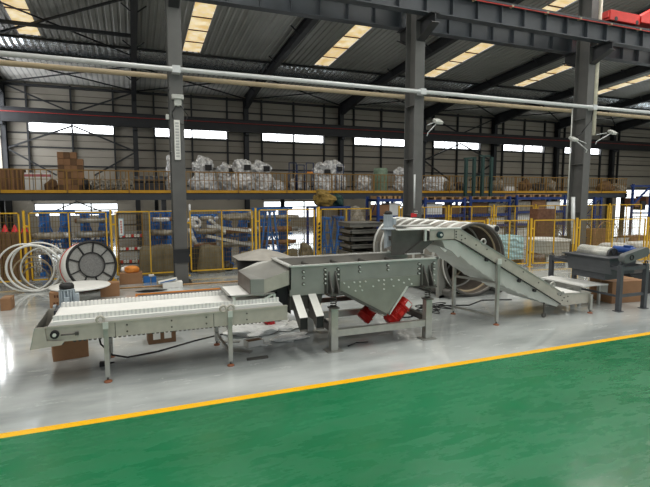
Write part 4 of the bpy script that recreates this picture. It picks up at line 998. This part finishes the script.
# spring mounts and legs
frm = MB()
for x in (2.9, 4.65):
    for y, s in ((A0-.06, -1), (A1+.06, 1)):
        m_ = MB()
        for dx in (-.055, .055):
            yy = y
            m_.prism([(A0 if s < 0 else A1, 1.27), (A0 if s < 0 else A1, .93), (y+s*.1, .93), (y+s*.09, 1.0)], x+dx-.012, x+dx+.012, plane='yz')
        m_.box(x-.12, x+.12, min(A0 if s < 0 else A1, y+s*.1), max(A0 if s < 0 else A1, y+s*.1), .905, .93)
        m_.box(x-.13, x-.1, (A0-.02) if s < 0 else A1, A0 if s < 0 else A1+.02, .93, 1.3).box(x+.1, x+.13, (A0-.02) if s < 0 else A1, A0 if s < 0 else A1+.02, .93, 1.3)
        m_.build('spring_bracket', 'ss_dark', vs_)
        m_ = MB(); pts = []
        for k in range(61):
            a = 2*PI*k/12; pts.append(Vector((x+.045*math.cos(a), y+.045*math.sin(a), .715+.185*k/60)))
        m_.path(pts, .01, 5); m_.build('spring', 'ss_dark', vs_)
        l = MB().box(x-.06, x+.06, y-.06, y+.06, .012, .69).build('leg', 'ss', vs_, .005)
        MB().box(x-.075, x+.075, y-.075, y+.075, .69, .71).build('spring_seat', 'ss_dark', l).matrix_parent_inverse = Matrix()
        MB().box(x-.13, x+.13, y-.11, y+.11, 0, .012).build('foot_plate', 'ss_matte', l).matrix_parent_inverse = Matrix()
for y in (A0-.06, A1+.06): MB().box(2.96, 4.59, y-.04, y+.04, .23, .34).build('long_rail', 'ss', vs_)
for x in (2.9, 4.65): MB().box(x-.04, x+.04, A0, A1, .3, .4).build('cross_rail', 'ss_dark', vs_)
MB().box(2.96, 4.59, A1+.03, A1+.09, .52, .6).build('rear_rail', mat('brown primer steel', (92,66,58), .6), vs_)
# red vibration motors
def vib(c, d, parent, nm='vibration_motor'):
    c = Vector(c); d = Vector(d).normalized()
    m_ = MB().lathe(c, d, [(0,0), (.12,0), (.135,.02), (.135,.1), (.148,.1), (.148,.12), (.12,.12), (.12,.36), (.148,.36), (.148,.38), (.135,.38), (.135,.48), (.12,.5), (0,.5)], 24)
    for k in range(7): m_.lathe(c+d*(.14+k*.03), d, [(.12,0), (.134,0), (.134,.01), (.12,.01)], 24)
    o = m_.build(nm, 'red_motor', parent)
    u = Vector((0,-1,0))
    p = c + d*.39 + u*.138
    MB().beam(p, p+d*.09, .1, .01, up=(0,1,0)).build('rating_plate', 'label', o).matrix_parent_inverse = Matrix()
    p = c + d*.2 + u*.12
    MB().beam(p, p+d*.08, .08, .04, up=(0,1,0)).build('terminal_box', 'red_motor', o).matrix_parent_inverse = Matrix()
    return o
dd = Vector((.40, 0, .42)).normalized()
vib((4.02, 7.1, .29), dd, vs_); vib((3.8, 7.68, .22), dd, vs_)
MB().box(3.88, 4.0, 7.1, 7.6, .42, .47).build('motor_bridge', 'ss_light', vs_)
# inlet/outlet spout at left
sp = MB().prism([(1.6,1.22), (1.6,.99), (1.78,.96), (1.82,1.0), (2.2,1.1), (2.2,1.32), (1.82,1.21)], A0+.02, A1-.1)
sp.build('outlet_spout', 'olive', vs_)
MB().prism([(1.595,1.225), (1.595,.985), (1.8,.955), (1.8,1.215)], A0+.012, A0+.02).build('spout_cover', 'ss_matte', vs_)
MB().add([(1.6,A0+.02,1.225), (1.6,A1-.1,1.225), (1.95,A1-.02,1.34), (2.22,A1-.02,1.36), (2.22,A0+.02,1.325), (1.82,A0+.02,1.215)], [(0,1,2,3,4,5)]).build('spout_top', 'ss_matte', vs_)
MB().box(1.585, 1.6, A0+.02, A1-.1, .99, 1.22).build('spout_end', mat('brown grey end plate', (112,104,98), .5, .4), vs_)
# two chutes
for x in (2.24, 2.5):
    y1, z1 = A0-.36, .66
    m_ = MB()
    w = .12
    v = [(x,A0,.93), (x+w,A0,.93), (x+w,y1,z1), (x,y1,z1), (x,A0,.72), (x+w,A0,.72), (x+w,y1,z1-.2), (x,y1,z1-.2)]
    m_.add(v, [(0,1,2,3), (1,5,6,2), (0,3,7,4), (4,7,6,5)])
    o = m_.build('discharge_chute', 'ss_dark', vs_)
    md = o.modifiers.new('wall', 'SOLIDIFY'); md.thickness = .006
    MB().add([(x-.004,A0,.935), (x+w+.004,A0,.935), (x+w+.004,y1,z1+.005), (x-.004,y1,z1+.005)], [(0,1,2,3)]).build('chute_lit_top', 'ss_light', o).matrix_parent_inverse = Matrix()  # lighter sheet over the dark chute, painting the light on its top
    MB().add([(x+.004,y1+.02,z1+.005), (x+w-.004,y1+.02,z1+.005), (x+w-.004,y1+.02,z1-.18), (x+.004,y1+.02,z1-.18)], [(0,1,2,3)]).build('opening_shade', 'black', o).matrix_parent_inverse = Matrix()  # black sheet put in for the shade inside the chute opening
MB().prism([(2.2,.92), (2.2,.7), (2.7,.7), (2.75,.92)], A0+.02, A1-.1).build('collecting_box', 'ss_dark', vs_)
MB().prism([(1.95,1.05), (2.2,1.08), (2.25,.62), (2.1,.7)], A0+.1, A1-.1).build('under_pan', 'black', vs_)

# pointed lid on black drum behind the spout
x = gx(262, 9.0)
t = world_thing('hopper_lid', 'Low pointed grey hopper lid on a black drum behind the screen spout', 'hopper', (x+.1, 9.0, 0))
MB().lathe((x, 9.0, gz(260,257.5,9.0)), (0,0,1), [(0,0), (.6,-.0), (.61,.012), (.45,.06), (.08,.16), (0,.165)], 6, smooth=False).build('lid', mat('dusty grey lid', (160,156,148), .6, .2, .12, 6), t)
MB().lathe((x, 9.0, 0), (0,0,1), [(0,0), (.42,0), (.46,.9), (.5,gz(260,257.5,9.0)-.03), (0,gz(260,257.5,9.0)-.02)], 32).build('drum', 'black', t)

# ================================================================== INCLINED CONVEYOR
ic = world_thing('inclined_conveyor', 'Stainless inclined belt conveyor rising from right to left in the centre', 'conveyor', (6.8, 7.6, 0))
B0, B1 = 7.15, 8.1
top = [(4.85,1.865), (5.47,1.86), (5.62,1.78), (8.1,.46), (8.85,.43)]
bot = [(8.85,.22), (8.1,.22), (7.98,.27), (5.5,1.63), (5.38,1.68), (4.85,1.67)]
for y in (B0, B1-.02):
    MB().prism(top+bot, y, y+.02).build('side_plate', 'olive', ic)
    m_ = MB()
    for a, b in zip(top[:-1], top[1:]): m_.beam((a[0], y+.01, a[1]), (b[0], y+.01, b[1]), .05, .015)
    m_.build('top_flange', 'ss_light' if y == B0 and False else 'ss', ic)
# dark slot below near side plate and the return pan with cleats
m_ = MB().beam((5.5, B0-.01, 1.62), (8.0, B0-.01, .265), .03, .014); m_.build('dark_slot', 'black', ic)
pan = [(5.12,1.66), (5.38,1.66), (5.5,1.61), (8.0,.26), (7.95,.2), (7.3,.42), (6.9,.58), (6.4,.8), (5.9,1.1), (5.5,1.38), (5.2,1.52)]
MB().prism(pan, B0+.03, B1-.03).build('return_pan', mat('return belt painted floor-lit', (196,198,192), .45, .1, .06, 4), ic)  # return pan coloured paler for light coming up off the floor
m_ = MB()
for k in range(9):
    f = k/9; x = 5.15+f*2.6; 
    import bisect
    low_ = [(5.1,1.5),(5.5,1.35),(5.9,1.1),(6.4,.8),(6.9,.58),(7.3,.42),(7.95,.2)]
    for (xa_, za_), (xb_, zb_) in zip(low_[:-1], low_[1:]):
        if xa_ <= x <= xb_: z = za_+(zb_-za_)*(x-xa_)/(xb_-xa_)
    m_.prism([(x-.1, z+.08), (x+.03, z-.035), (x+.06, z-.03), (x+.08, z)], B0+.02, B1-.02)
m_.build('return_cleat', mat('return belt painted floor-lit', (196,198,192), .45), ic)
# carrying belt
bt = [(4.9,1.83), (5.47,1.83), (8.1,.42), (8.8,.39)]
m_ = MB()
for a, b in zip(bt[:-1], bt[1:]): m_.beam((a[0], (B0+B1)/2, a[1]), (b[0], (B0+B1)/2, b[1]), B1-B0-.1, .02)
m_.build('belt', 'white_belt', ic)
m_ = MB()
for k in range(20):
    x = 5.55+k*.125; z = 1.79-(x-5.5)*.535; m_.box(x, x+.02, B0+.08, B1-.08, z, z+.07)
m_.build('belt_cleat', 'white_belt', ic)
# bolts, plates
m_ = MB()
for x, z in ((5.4,1.81),(5.4,1.76),(5.4,1.71),(5.52,1.74),(5.6,1.68),(5.52,1.66),(5.85,1.55),(6.1,1.46),(6.55,1.22),(7.0,.98),(7.4,.74),(8.0,.44),(8.1,.38),(8.2,.4),(8.2,.3),(8.05,.33)): m_.tube((x, B0-.012, z), (x, B0+.01, z), .013, 8)
m_.build('bolt', 'ss_dark', ic)
m_ = MB().box(5.36, 5.366, B0-.004, B0, 1.66, 1.87); m_.build('seam', 'ss_dark', ic)
MB().tube((5.04, B0-.05, 1.765), (5.04, B0+.02, 1.765), .06, 20).build('bearing', 'teal', ic)
MB().tube((5.04, B0-.07, 1.765), (5.04, B0-.045, 1.765), .022, 12).build('shaft', 'ss_light', ic)
for x, z in ((6.02,1.6), (7.78,.67)): MB().ring((x, B0+.005, z), (0,1,0), .05, .018, 20, 6).build('lifting_eye', 'ss', ic)
for x, z in ((6.1,1.29), (6.9,.84), (7.3,.62)): MB().tube((x, B0-.03, z-.03), (x, B0+.02, z-.03), .03, 12).build('roller_end', 'black', ic)
for x, z in ((7.95,.5),(8.05,.5)): MB().ring((x, B0-.01, z-.02), (0,1,0), .03, .012, 16, 6).build('tail_eye', 'ss', ic)
# white bright top plate at head
MB().box(gx(398,B0), 5.5, B0-.02, B0+.06, 1.865, 1.885).build('head_rim', mat('white protective edge', (240,240,236), .4), ic)
MB().box(4.7, 5.45, B1-.05, B1, 1.865, 1.885).build('head_rim', 'ss_light', ic)
# discharge hood and chute
MB().box(gx(392,B0+.1), 4.78, B0+.1, B0+.12, 1.43, 1.87).build('hood_panel', 'ss_dark', ic)
MB().box(4.7, 4.85, B1-.03, B1, 1.45, 1.87).build('hood_back', 'ss_matte', ic)
MB().box(4.74, 4.78, B0, B0+.03, 1.66, 1.87).build('hood_post', 'ss_light', ic)
MB().box(4.79, 4.84, B0+.02, B0+.06, 1.68, 1.84).build('belt_end', 'black', ic)
v = [(4.45,B0,1.46), (4.68,B0,1.46), (4.95,B0+.02,1.66), (4.72,B0+.02,1.66)]
build_each(MB().prism([(4.4,1.45), (4.68,1.45), (4.98,1.65), (4.72,1.66), (4.62,1.6)], B0+.06, B0+.1), 'chute_side', 'ss_dark', ic)
MB().box(4.4, 4.68, B0+.02, B0+.12, 1.435, 1.455).build('chute_lip', 'ss_light', ic)
MB().add([(4.4,B0+.1,1.45), (4.4,B1-.1,1.45), (4.98,B1-.1,1.66), (4.98,B0+.1,1.66)], [(0,1,2,3)]).build('chute_plate', 'ss_dark', ic)
# legs
for (x, y, zt_) in ((6.36, B0-.03, 1.24), (6.12, B1+.02, 1.4), (8.82, B0-.03, .4), (8.8, B1+.02, .4)):
    l = MB().box(x-.03, x+.03, y-.03, y+.03, .07, zt_).build('leg', 'ss', ic, .004)
    MB().tube((x, y, .015), (x, y, .08), .014, 8).build('spindle', 'ss_dark', l).matrix_parent_inverse = Matrix()
    MB().lathe((x, y, 0), (0,0,1), [(0,0), (.055,0), (.05,.015), (.02,.03), (0,.03)], 16).build('foot_pad', 'orange_foot', l).matrix_parent_inverse = Matrix()
MB().box(6.32, 6.41, B0-.065, B0-.03, 1.17, 1.27).build('leg_tab', 'ss_light', ic)
build_each(MB().beam((6.36, B0, .16), (6.12, B1, .16), .04, .04).beam((6.36, B0, .82), (6.12, B1, .8), .045, .045), 'cross_bar', 'ss', ic)
build_each(MB().tube((7.65, B0+.05, .045), (7.65, B0+.09, .045), .045, 16).box(7.64, 7.66, B0+.06, B0+.08, .045, .32), 'caster', 'ss_dark', ic)
MB().beam((8.82, B0, .33), (8.8, B1, .33), .05, .05).build('tail_bar', 'ss', ic)
MB().box(8.87, 9.2, B1-.35, B1-.32, .22, .42).build('tail_bracket', 'ss', ic)
# upright geared motor at far side of the head
mx, my = 4.68, 8.35; z0 = 1.78
m_ = MB().lathe((mx, my, z0), (0,0,1), [(0,0), (.14,0), (.14,.03), (.08,.05), (.085,.28), (.1,.3), (0,.3)], 24)
for k in range(14):
    a = 2*PI*k/14; m_.box(mx+.085*math.cos(a)-.006, mx+.085*math.cos(a)+.006, my+.085*math.sin(a)-.006, my+.085*math.sin(a)+.006, z0+.06, z0+.27)
m_.build('drive_motor', 'grey_motor', ic)
MB().lathe((mx, my, z0+.3), (0,0,1), [(0,0), (.08,0), (.08,.04), (.04,.07), (0,.07)], 20).build('fan_cap', 'black', ic)
MB().box(mx+.08, mx+.15, my-.06, my+.05, z0+.1, z0+.22).build('terminal_box', 'grey_motor', ic, .006)
MB().box(mx-.06, mx+.06, my-.06, my+.06, z0-.38, z0).build('gearbox', 'grey_motor', ic, .01)
MB().box(mx-.02, mx+.4, my-.18, my+.02, z0-.2, z0-.12).build('mount_arm', 'ss_dark', ic)
# cables under the conveyor
tag(MB().path([(5.35, 8.5, .012), (5.7, 8.75, .012), (6.3, 8.8, .012), (6.9, 8.6, .012), (7.5, 8.9, .012), (8.2, 8.7, .012)], .014, 7).build('cable', 'black'), 'Long black cable lying on the floor behind the inclined conveyor leg', 'cable')
m_ = MB(); rr = random.Random(3)
for k in range(7): m_.ring((5.95+rr.uniform(-.25,.25), 8.45+rr.uniform(-.15,.15), .05+k*.012), (rr.uniform(-.3,.3), rr.uniform(-.3,.3), 1), .13+rr.uniform(0,.08), .011, 22, 5)
tag(m_.build('cable_coil', 'black'), 'Tangled black cable coil on the floor below the ribbed drum', 'cable')
m_ = MB().path([(4.75, 8.3, .012), (5.1, 8.2, .012), (5.5, 8.35, .012), (5.75, 8.4, .012)], .014, 7).path([(4.95, 8.9, .012), (5.3, 8.8, .012), (5.7, 8.5, .012)], .012, 7)
tag(m_.build('cable', 'black'), 'Black cables on the floor between the screen leg and the cable coil', 'cable')

# ================================================================== RIBBED DRUM
DXc, DR = 7.62, .88
dr = world_thing('ribbed_drum', 'Huge ribbed steel drum lying on its side behind the inclined conveyor, open end towards us', 'drum', (DXc, 10.8, 0))
ya, yb = 9.35, 13.05; DRF = .85; DT = (DRF-DR)/(yb-ya)
cz = DR+.03
MB().lathe((DXc, ya, cz), (0,1,0), [(DR-.05,0), (DR-.03,0), (DRF-.03,yb-ya), (DRF-.05,yb-ya), (DR-.05,0)], 64).build('shell', mat('brushed grey drum shell', (146,142,134), .42, .6, .12, 4), dr)
MB().lathe((DXc, ya, cz), (0,1,0), [(DR-.052,.03), (DRF-.052,yb-ya-.02)], 64).build('inner_shade_skin', mat('drum inside darkened for shade', (118,110,102), .55, .3, .2, 4), dr)  # added inner skin, darker in colour for the shade inside the drum
for k in range(9):
    y = ya + k*(yb-ya)/8.3; q = DR+DT*(y-ya)
    MB().lathe((DXc, y, cz), (0,1,0), [(q-.035,0), (q+.01,.0), (q+.01,.06), (q-.035,.06)], 64).build('rib', 'ss_light', dr)
MB().lathe((DXc, ya-.03, cz), (0,1,0), [(DR-.055,0), (DR+.01,0), (DR+.01,.03), (DR-.055,.03), (DR-.055,0)], 64).build('end_flange', 'ss_dark', dr)
for k in range(6):
    y = ya+.2+k*.55; q = DR+DT*(y-ya); MB().lathe((DXc, y, cz), (0,1,0), [(q-.05,0), (q-.09,.0), (q-.09,.03), (q-.05,.03)], 64).build('inner_ring', 'ss_matte' if k % 2 else 'pipe_tan', dr)
m_ = MB().lathe((DXc, yb-.02, cz), (0,1,0), [(0,0), (DRF-.06,0)], 48); m_.build('rear_plate', 'ss_dark', dr)
MB().tube((DXc+.62, ya-.02, cz+.72), (DXc+.62, ya+.9, cz+.72), .09, 20).build('side_tube', 'ss', dr)
MB().tube((DXc+.62, ya-.03, cz+.72), (DXc+.62, ya-.021, cz+.72), .07, 20).build('tube_mouth', 'black', dr)
# yellow support lugs inside
build_each(MB().box(DXc-.75, DXc-.68, ya+.3, ya+.9, cz-.1, cz+.35).box(DXc-.55, DXc-.5, ya+1.4, ya+1.9, cz-.1, cz+.3), 'yellow_lug', 'yellow', dr)
# cradle
for y in (ya+.15, yb-.4):
    build_each(MB().box(DXc-DR-.02, DXc-DR+.16, y, y+.12, 0, 1.05).box(DXc+DR-.14, DXc+DR+.04, y, y+.12, 0, 1.05).box(DXc-DR, DXc+DR, y, y+.12, 0, .06), 'cradle', 'ss_matte', dr)
build_each(MB().tube((DXc-.72, ya-.1, .14), (DXc-.72, yb, .14), .09, 18).tube((DXc+.72, ya-.1, .14), (DXc+.72, yb, .14), .09, 18), 'support_roller', 'ss_dark', dr)

# stacked stainless troughs
for k in range(7):
    Y = 13.7; x0, x1 = gx(350+(k % 2)*1.0, Y), gx(382-(k % 3), Y); z = .02+k*.252*.93
    m_ = MB().box(x0, x1, Y, Y+.9, z, z+.03).box(x0, x1, Y, Y+.03, z, z+.15).box(x0, x0+.03, Y, Y+.9, z, z+.15).box(x1-.03, x1, Y, Y+.9, z, z+.15).box(x0, x1, Y+.87, Y+.9, z, z+.15)
    m_.box(x0-.03, x1+.03, Y-.03, Y, z+.13, z+.15)
    for q in (.15, .85):
        xx = x0+(x1-x0)*q; m_.box(xx-.04, xx+.04, Y+.1, Y+.8, z+.15, z+.234)
    if k == 6: m_ = MB().box(x0, x1, Y, Y+.9, z, z+.12).box(x0-.03, x1+.03, Y-.03, Y+.93, z+.12, z+.14)
    tag(m_.build('steel_trough', mat('dull dark stainless', (120,118,112), .5, .4, .15, 5)), 'Flat stainless trough in the stack left of the ribbed drum, %s' % ['bottom one', 'second from the bottom', 'third from the bottom', 'middle one', 'third from the top', 'second from the top', 'topmost'][k], 'trough', 'stacked stainless troughs')
lump('tube_heap', 'Heap of grey tube ends lying behind the top of the trough stack', 'tubes', 356, 18.2, 9, 207, 'roll', 0, 701, .4)
# ================================================================== MAGNETIC DRUM MACHINE AT RIGHT
mm = world_thing('magnetic_separator', 'Charcoal drum separator machine on a tall frame at the right', 'machine', (9.9, 7.9, 0))
LX0, LX1, LY0, LY1, LZ = 9.5, 10.28, 7.0, 8.8, .95
for x in (LX0, LX1):
    for y in (LY0, LY1):
        l = MB().box(x-.045, x+.045, y-.045, y+.045, .012, LZ+.04).build('leg', 'iron', mm, .006)
        MB().box(x-.075, x+.075, y-.075, y+.075, 0, .012).build('foot_plate', 'iron', l).matrix_parent_inverse = Matrix()
        MB().ring((x, y, LZ+.06), (0,1,0), .035, .014, 16, 6).build('lifting_eye', 'iron', l).matrix_parent_inverse = Matrix()
for x in (LX0, LX1): MB().box(x-.035, x+.035, LY0+.04, LY1-.04, LZ-.08, LZ).build('top_rail', 'iron', mm)
for y in (LY0, LY1): MB().box(LX0+.04, LX1-.04, y-.03, y+.03, LZ-.08, LZ).build('end_rail', 'iron', mm)
build_each(MB().box(LX0+.04, LX1-.04, LY0-.025, LY0+.025, .3, .36).box(LX0-.02, LX0+.02, LY0+.04, LY1-.04, .3, .34), 'lower_rail', 'iron', mm)
ty0, ty1, dy0 = 7.2, 8.3, 7.45
MB().prism([(9.4,1.1), (9.5,.75), (10.2,.75), (10.25,1.1)], ty0, ty1).box(9.32, 10.3, ty0-.05, ty1+.05, 1.1, 1.12).box(9.38,9.41,ty0-.02,ty1+.02,1.05,1.1).build('tank', 'iron', mm)
MB().box(9.55, 10.1, ty0+.2, ty1-.1, .6, .76).build('outlet_box', 'iron', mm)
m_ = MB().tube((9.83, dy0+.03, 1.13), (9.83, ty1-.05, 1.13), .165, 40)
for k in range(14):
    y = dy0+.06+k*.055; m_.lathe((9.83, y, 1.13), (0,1,0), [(.165,0), (.172,.005), (.172,.015), (.165,.022)], 40)
m_.build('magnetic_drum', 'ss', mm)
MB().tube((9.83, dy0, 1.13), (9.83, dy0+.03, 1.13), .16, 32).build('drum_end', 'ss_dark', mm)
m_ = MB()
for k in range(6):
    a = PI*k/3; m_.beam((9.83, dy0-.01, 1.13), (9.83+.15*math.cos(a), dy0-.01, 1.13+.15*math.sin(a)), .02, .02, up=(0,1,0))
m_.ring((9.83, dy0-.005, 1.13), (0,1,0), .155, .012, 28, 6).build('drum_spoke', 'iron', mm)
MB().tube((9.83, ty0-.12, 1.15), (9.83, ty0, 1.15), .06, 16).build('bearing', 'iron', mm)
# belt guard
gp = []
c1, c2, r1, r2 = (9.58,1.13), (10.15,1.25), .1, .1
ang = math.atan2(c2[1]-c1[1], c2[0]-c1[0])
for k in range(11): a = ang+PI/2+PI*k/10; gp.append((c1[0]+r1*math.cos(a), c1[1]+r1*math.sin(a)))
for k in range(11): a = ang-PI/2+PI*k/10; gp.append((c2[0]+r2*math.cos(a), c2[1]+r2*math.sin(a)))
MB().prism(gp, ty0-.28, ty0-.14).build('belt_guard', mat('grey belt guard', (96,100,100), .45), mm, .008)
MB().ring((c1[0]+.12, ty0-.285, 1.155), (0,1,0), .05, .012, 20, 6).build('guard_ring', 'black', mm)
MB().tube((10.13, ty0-.12, 1.24), (10.13, ty0+.45, 1.24), .08, 24).box(10.08, 10.2, ty0+.05, ty0+.2, 1.31, 1.35).build('motor', mat('blue motor enamel', (28,70,140), .4), mm, .004)
MB().box(10.0, 10.3, ty0-.1, ty0+.5, 1.12, 1.18).build('motor_base', 'iron', mm)

# box below, white table
t = carton(10.05, 11.0, 7.5, 8.15, 0, .5, 'Large cardboard box with a white label under the charcoal machine', 'cardboard boxes on the grey floor', rz=R(-6))
o = MB().box(-.529, -.525, -.25, .05, .24, .44).build('paper_label', 'label', t); o.matrix_parent_inverse = Matrix()
o = MB().box(-.5295, -.529, -.16, .0, .4, .43).build('yellow_strip', 'yellow', t); o.matrix_parent_inverse = Matrix()
t = world_thing('tray_table', 'White topped stainless tray table behind the foot of the inclined conveyor', 'table', (9.4, 8.3, 0))
MB().prism([(8.98,8.62), (9.42,8.7), (9.75,7.45), (9.05,7.5)], .47, .5, plane='xy').build('tray_top', 'white', t)
MB().box(9.03, 9.06, 7.6, 8.55, .36, .47).build('tray_apron', 'ss_matte', t)
for x, y in ((9.12, 7.65), (9.08, 8.5), (9.66, 7.6), (9.38, 8.6)): MB().box(x-.025, x+.025, y-.025, y+.025, 0, .47).build('leg', 'ss', t)
tag(MB().box(8.9, 9.6, 9.6, 10.2, .0, .28).box(8.88, 9.62, 9.58, 10.22, .26, .29).build('white_tub', 'white'), 'White tub on the floor beyond the white tray table', 'tub')
tag(MB().box(11.2, 12.2, 8.0, 8.6, 0, .55).box(11.3, 11.4, 7.98, 8.0, .15, .2).box(11.2, 12.2, 7.97, 8.0, .4, .5).build('black_case', 'black'), 'Black case on the floor at the right edge behind the charcoal frame', 'case')

# ================================================================== DEBRIS NEAR THE SCREEN
def poly_sheet(name, m, pts, lab, cat, th=.006, seed=0):
    return tag(MB().prism(pts, 0, th, plane='xy').build(name, m), lab, cat)
tag(crumple('plastic_film', 'clear', (1.95, 8.35, 0), .42, .3, .09, 800, .28, n=4), 'Crumpled clear plastic film on the floor behind the small white carton', 'film')
tag(crumple('plastic_film', 'clear', (2.45, 8.5, 0), .38, .3, .05, 801, .3, n=4), 'Flattened white plastic film on the floor beneath the screen chutes', 'film')
tag(crumple('plastic_film', 'clear', (2.45, 7.75, 0), .3, .16, .035, 804, .3, n=4), 'Flattened pale film scraps on the floor beside the screen leg', 'film')
tag(crumple('hose_pile', 'black', (2.1, 9.3, 0), .45, .16, .05, 802, .35, n=4), 'Dark tangle of hoses on the floor behind the conveyor end', 'hose')
tag(crumple('red_bag', 'fabric_red', (2.27, 8.45, .1), .1, .08, .05, 803, .2), 'Small red bag lying on the crumpled plastic film', 'bag')
t = thing('open_carton', 'Small open white carton with brown contents on the floor right of the conveyor leg', 'box', (1.78, 7.62, 0), R(12))
MB().box(-.14, .14, -.09, .09, 0, .008).box(-.14, .14, -.09, -.082, 0, .1).box(-.14, .14, .082, .09, 0, .1).box(-.14, -.132, -.09, .09, 0, .1).box(.132, .14, -.09, .09, 0, .1).build('carton_body', 'label', t)
MB().box(-.13, .13, -.08, .08, .06, .085).build('contents', 'card2', t)
tag(MB().box(-.16, .16, -.03, .03, 0, .03).build('metal_offcut', 'ss_dark'), 'Short grey metal offcut lying alone on the floor before the small carton', 'offcut').location = (1.68, 6.95, 0)
o = tag(MB().box(-.2, .2, -.06, .06, 0, .012).build('flat_bar', 'ss_matte'), 'Flat steel bar at the foot of the right conveyor leg, right one', 'bar'); o.location = (1.5, 7.4, 0); o.rotation_euler = (0,0,R(-35))
o = tag(MB().box(-.2, .2, -.05, .05, 0, .012).build('flat_bar', 'ss_matte'), 'Flat steel bar at the foot of the right conveyor leg, left one', 'bar'); o.location = (1.42, 7.95, 0); o.rotation_euler = (0,0,R(-20))
rr = random.Random(21)
for i in range(14):
    x, y = rr.uniform(1.7, 2.9), rr.uniform(7.5, 8.9)
    o = tag(crumple('foam_scrap', ['clear', 'label', 'roll'][i % 3], (0,0,0), rr.uniform(.03,.08), rr.uniform(.03,.06), .015, 900+i, .4, n=2), 'Small pale scrap among the litter on the floor around the screen chutes', 'scrap', 'small scraps around the screen chutes')
    o.location = (x, y, 0)
o = tag(MB().path([(3.2, 6.98, .01), (3.4, 7.1, .01), (3.6, 7.05, .01)], .008).build('string', 'black'), 'Short dark string on the floor beneath the screen', 'string')
t = thing('switch_box', 'Small black switch box on the floor at the left conveyor leg', 'switch', (-.45, 7.5, 0))
MB().box(-.07, .07, -.04, .04, 0, .06).build('case', 'black', t, .005); MB().tube((.06,0,.03), (.12,.04,.02), .012).build('cord', 'black', t)

for o in bpy.data.objects:
    if '_flat' in o: del o['_flat']

# ================================================================== LIGHT
W = bpy.data.worlds.new('world'); SC.world = W; W.use_nodes = True
bg = W.node_tree.nodes['Background']; bg.inputs['Color'].default_value = (.93, .97, 1.0, 1); bg.inputs['Strength'].default_value = .55
for s in SKY[:7]:
    l = bpy.data.lights.new('skylight_daylight', 'AREA'); l.shape = 'RECTANGLE'; l.size = 1.0; l.size_y = 20; l.energy = 800; l.color = (1.0, .98, .94)
    o = bpy.data.objects.new('skylight_daylight', l); COL.objects.link(o); o.location = (s, 7.0, roofz(7.0)-.15); o.rotation_euler = (math.atan(-SL), 0, 0)

# ================================================================== CAMERA
cam = bpy.data.cameras.new('camera'); cam.sensor_width = 36; cam.lens = F*36/650; cam.clip_end = 200
co = bpy.data.objects.new('camera', cam); COL.objects.link(co); co.location = (0, 0, H)
co.rotation_euler = (R(90)-PIT, 0, -YAW); SC.camera = co
SC.view_settings.view_transform = 'Standard'; SC.view_settings.look = 'None'; SC.view_settings.gamma = 1; SC.view_settings.use_curve_mapping = False
SC.view_settings.exposure = 0.0
SC.cycles.max_bounces = 8; SC.cycles.diffuse_bounces = 4; SC.cycles.glossy_bounces = 4
SC.cycles.use_denoising = True
SC.cycles.sample_clamp_indirect = 6
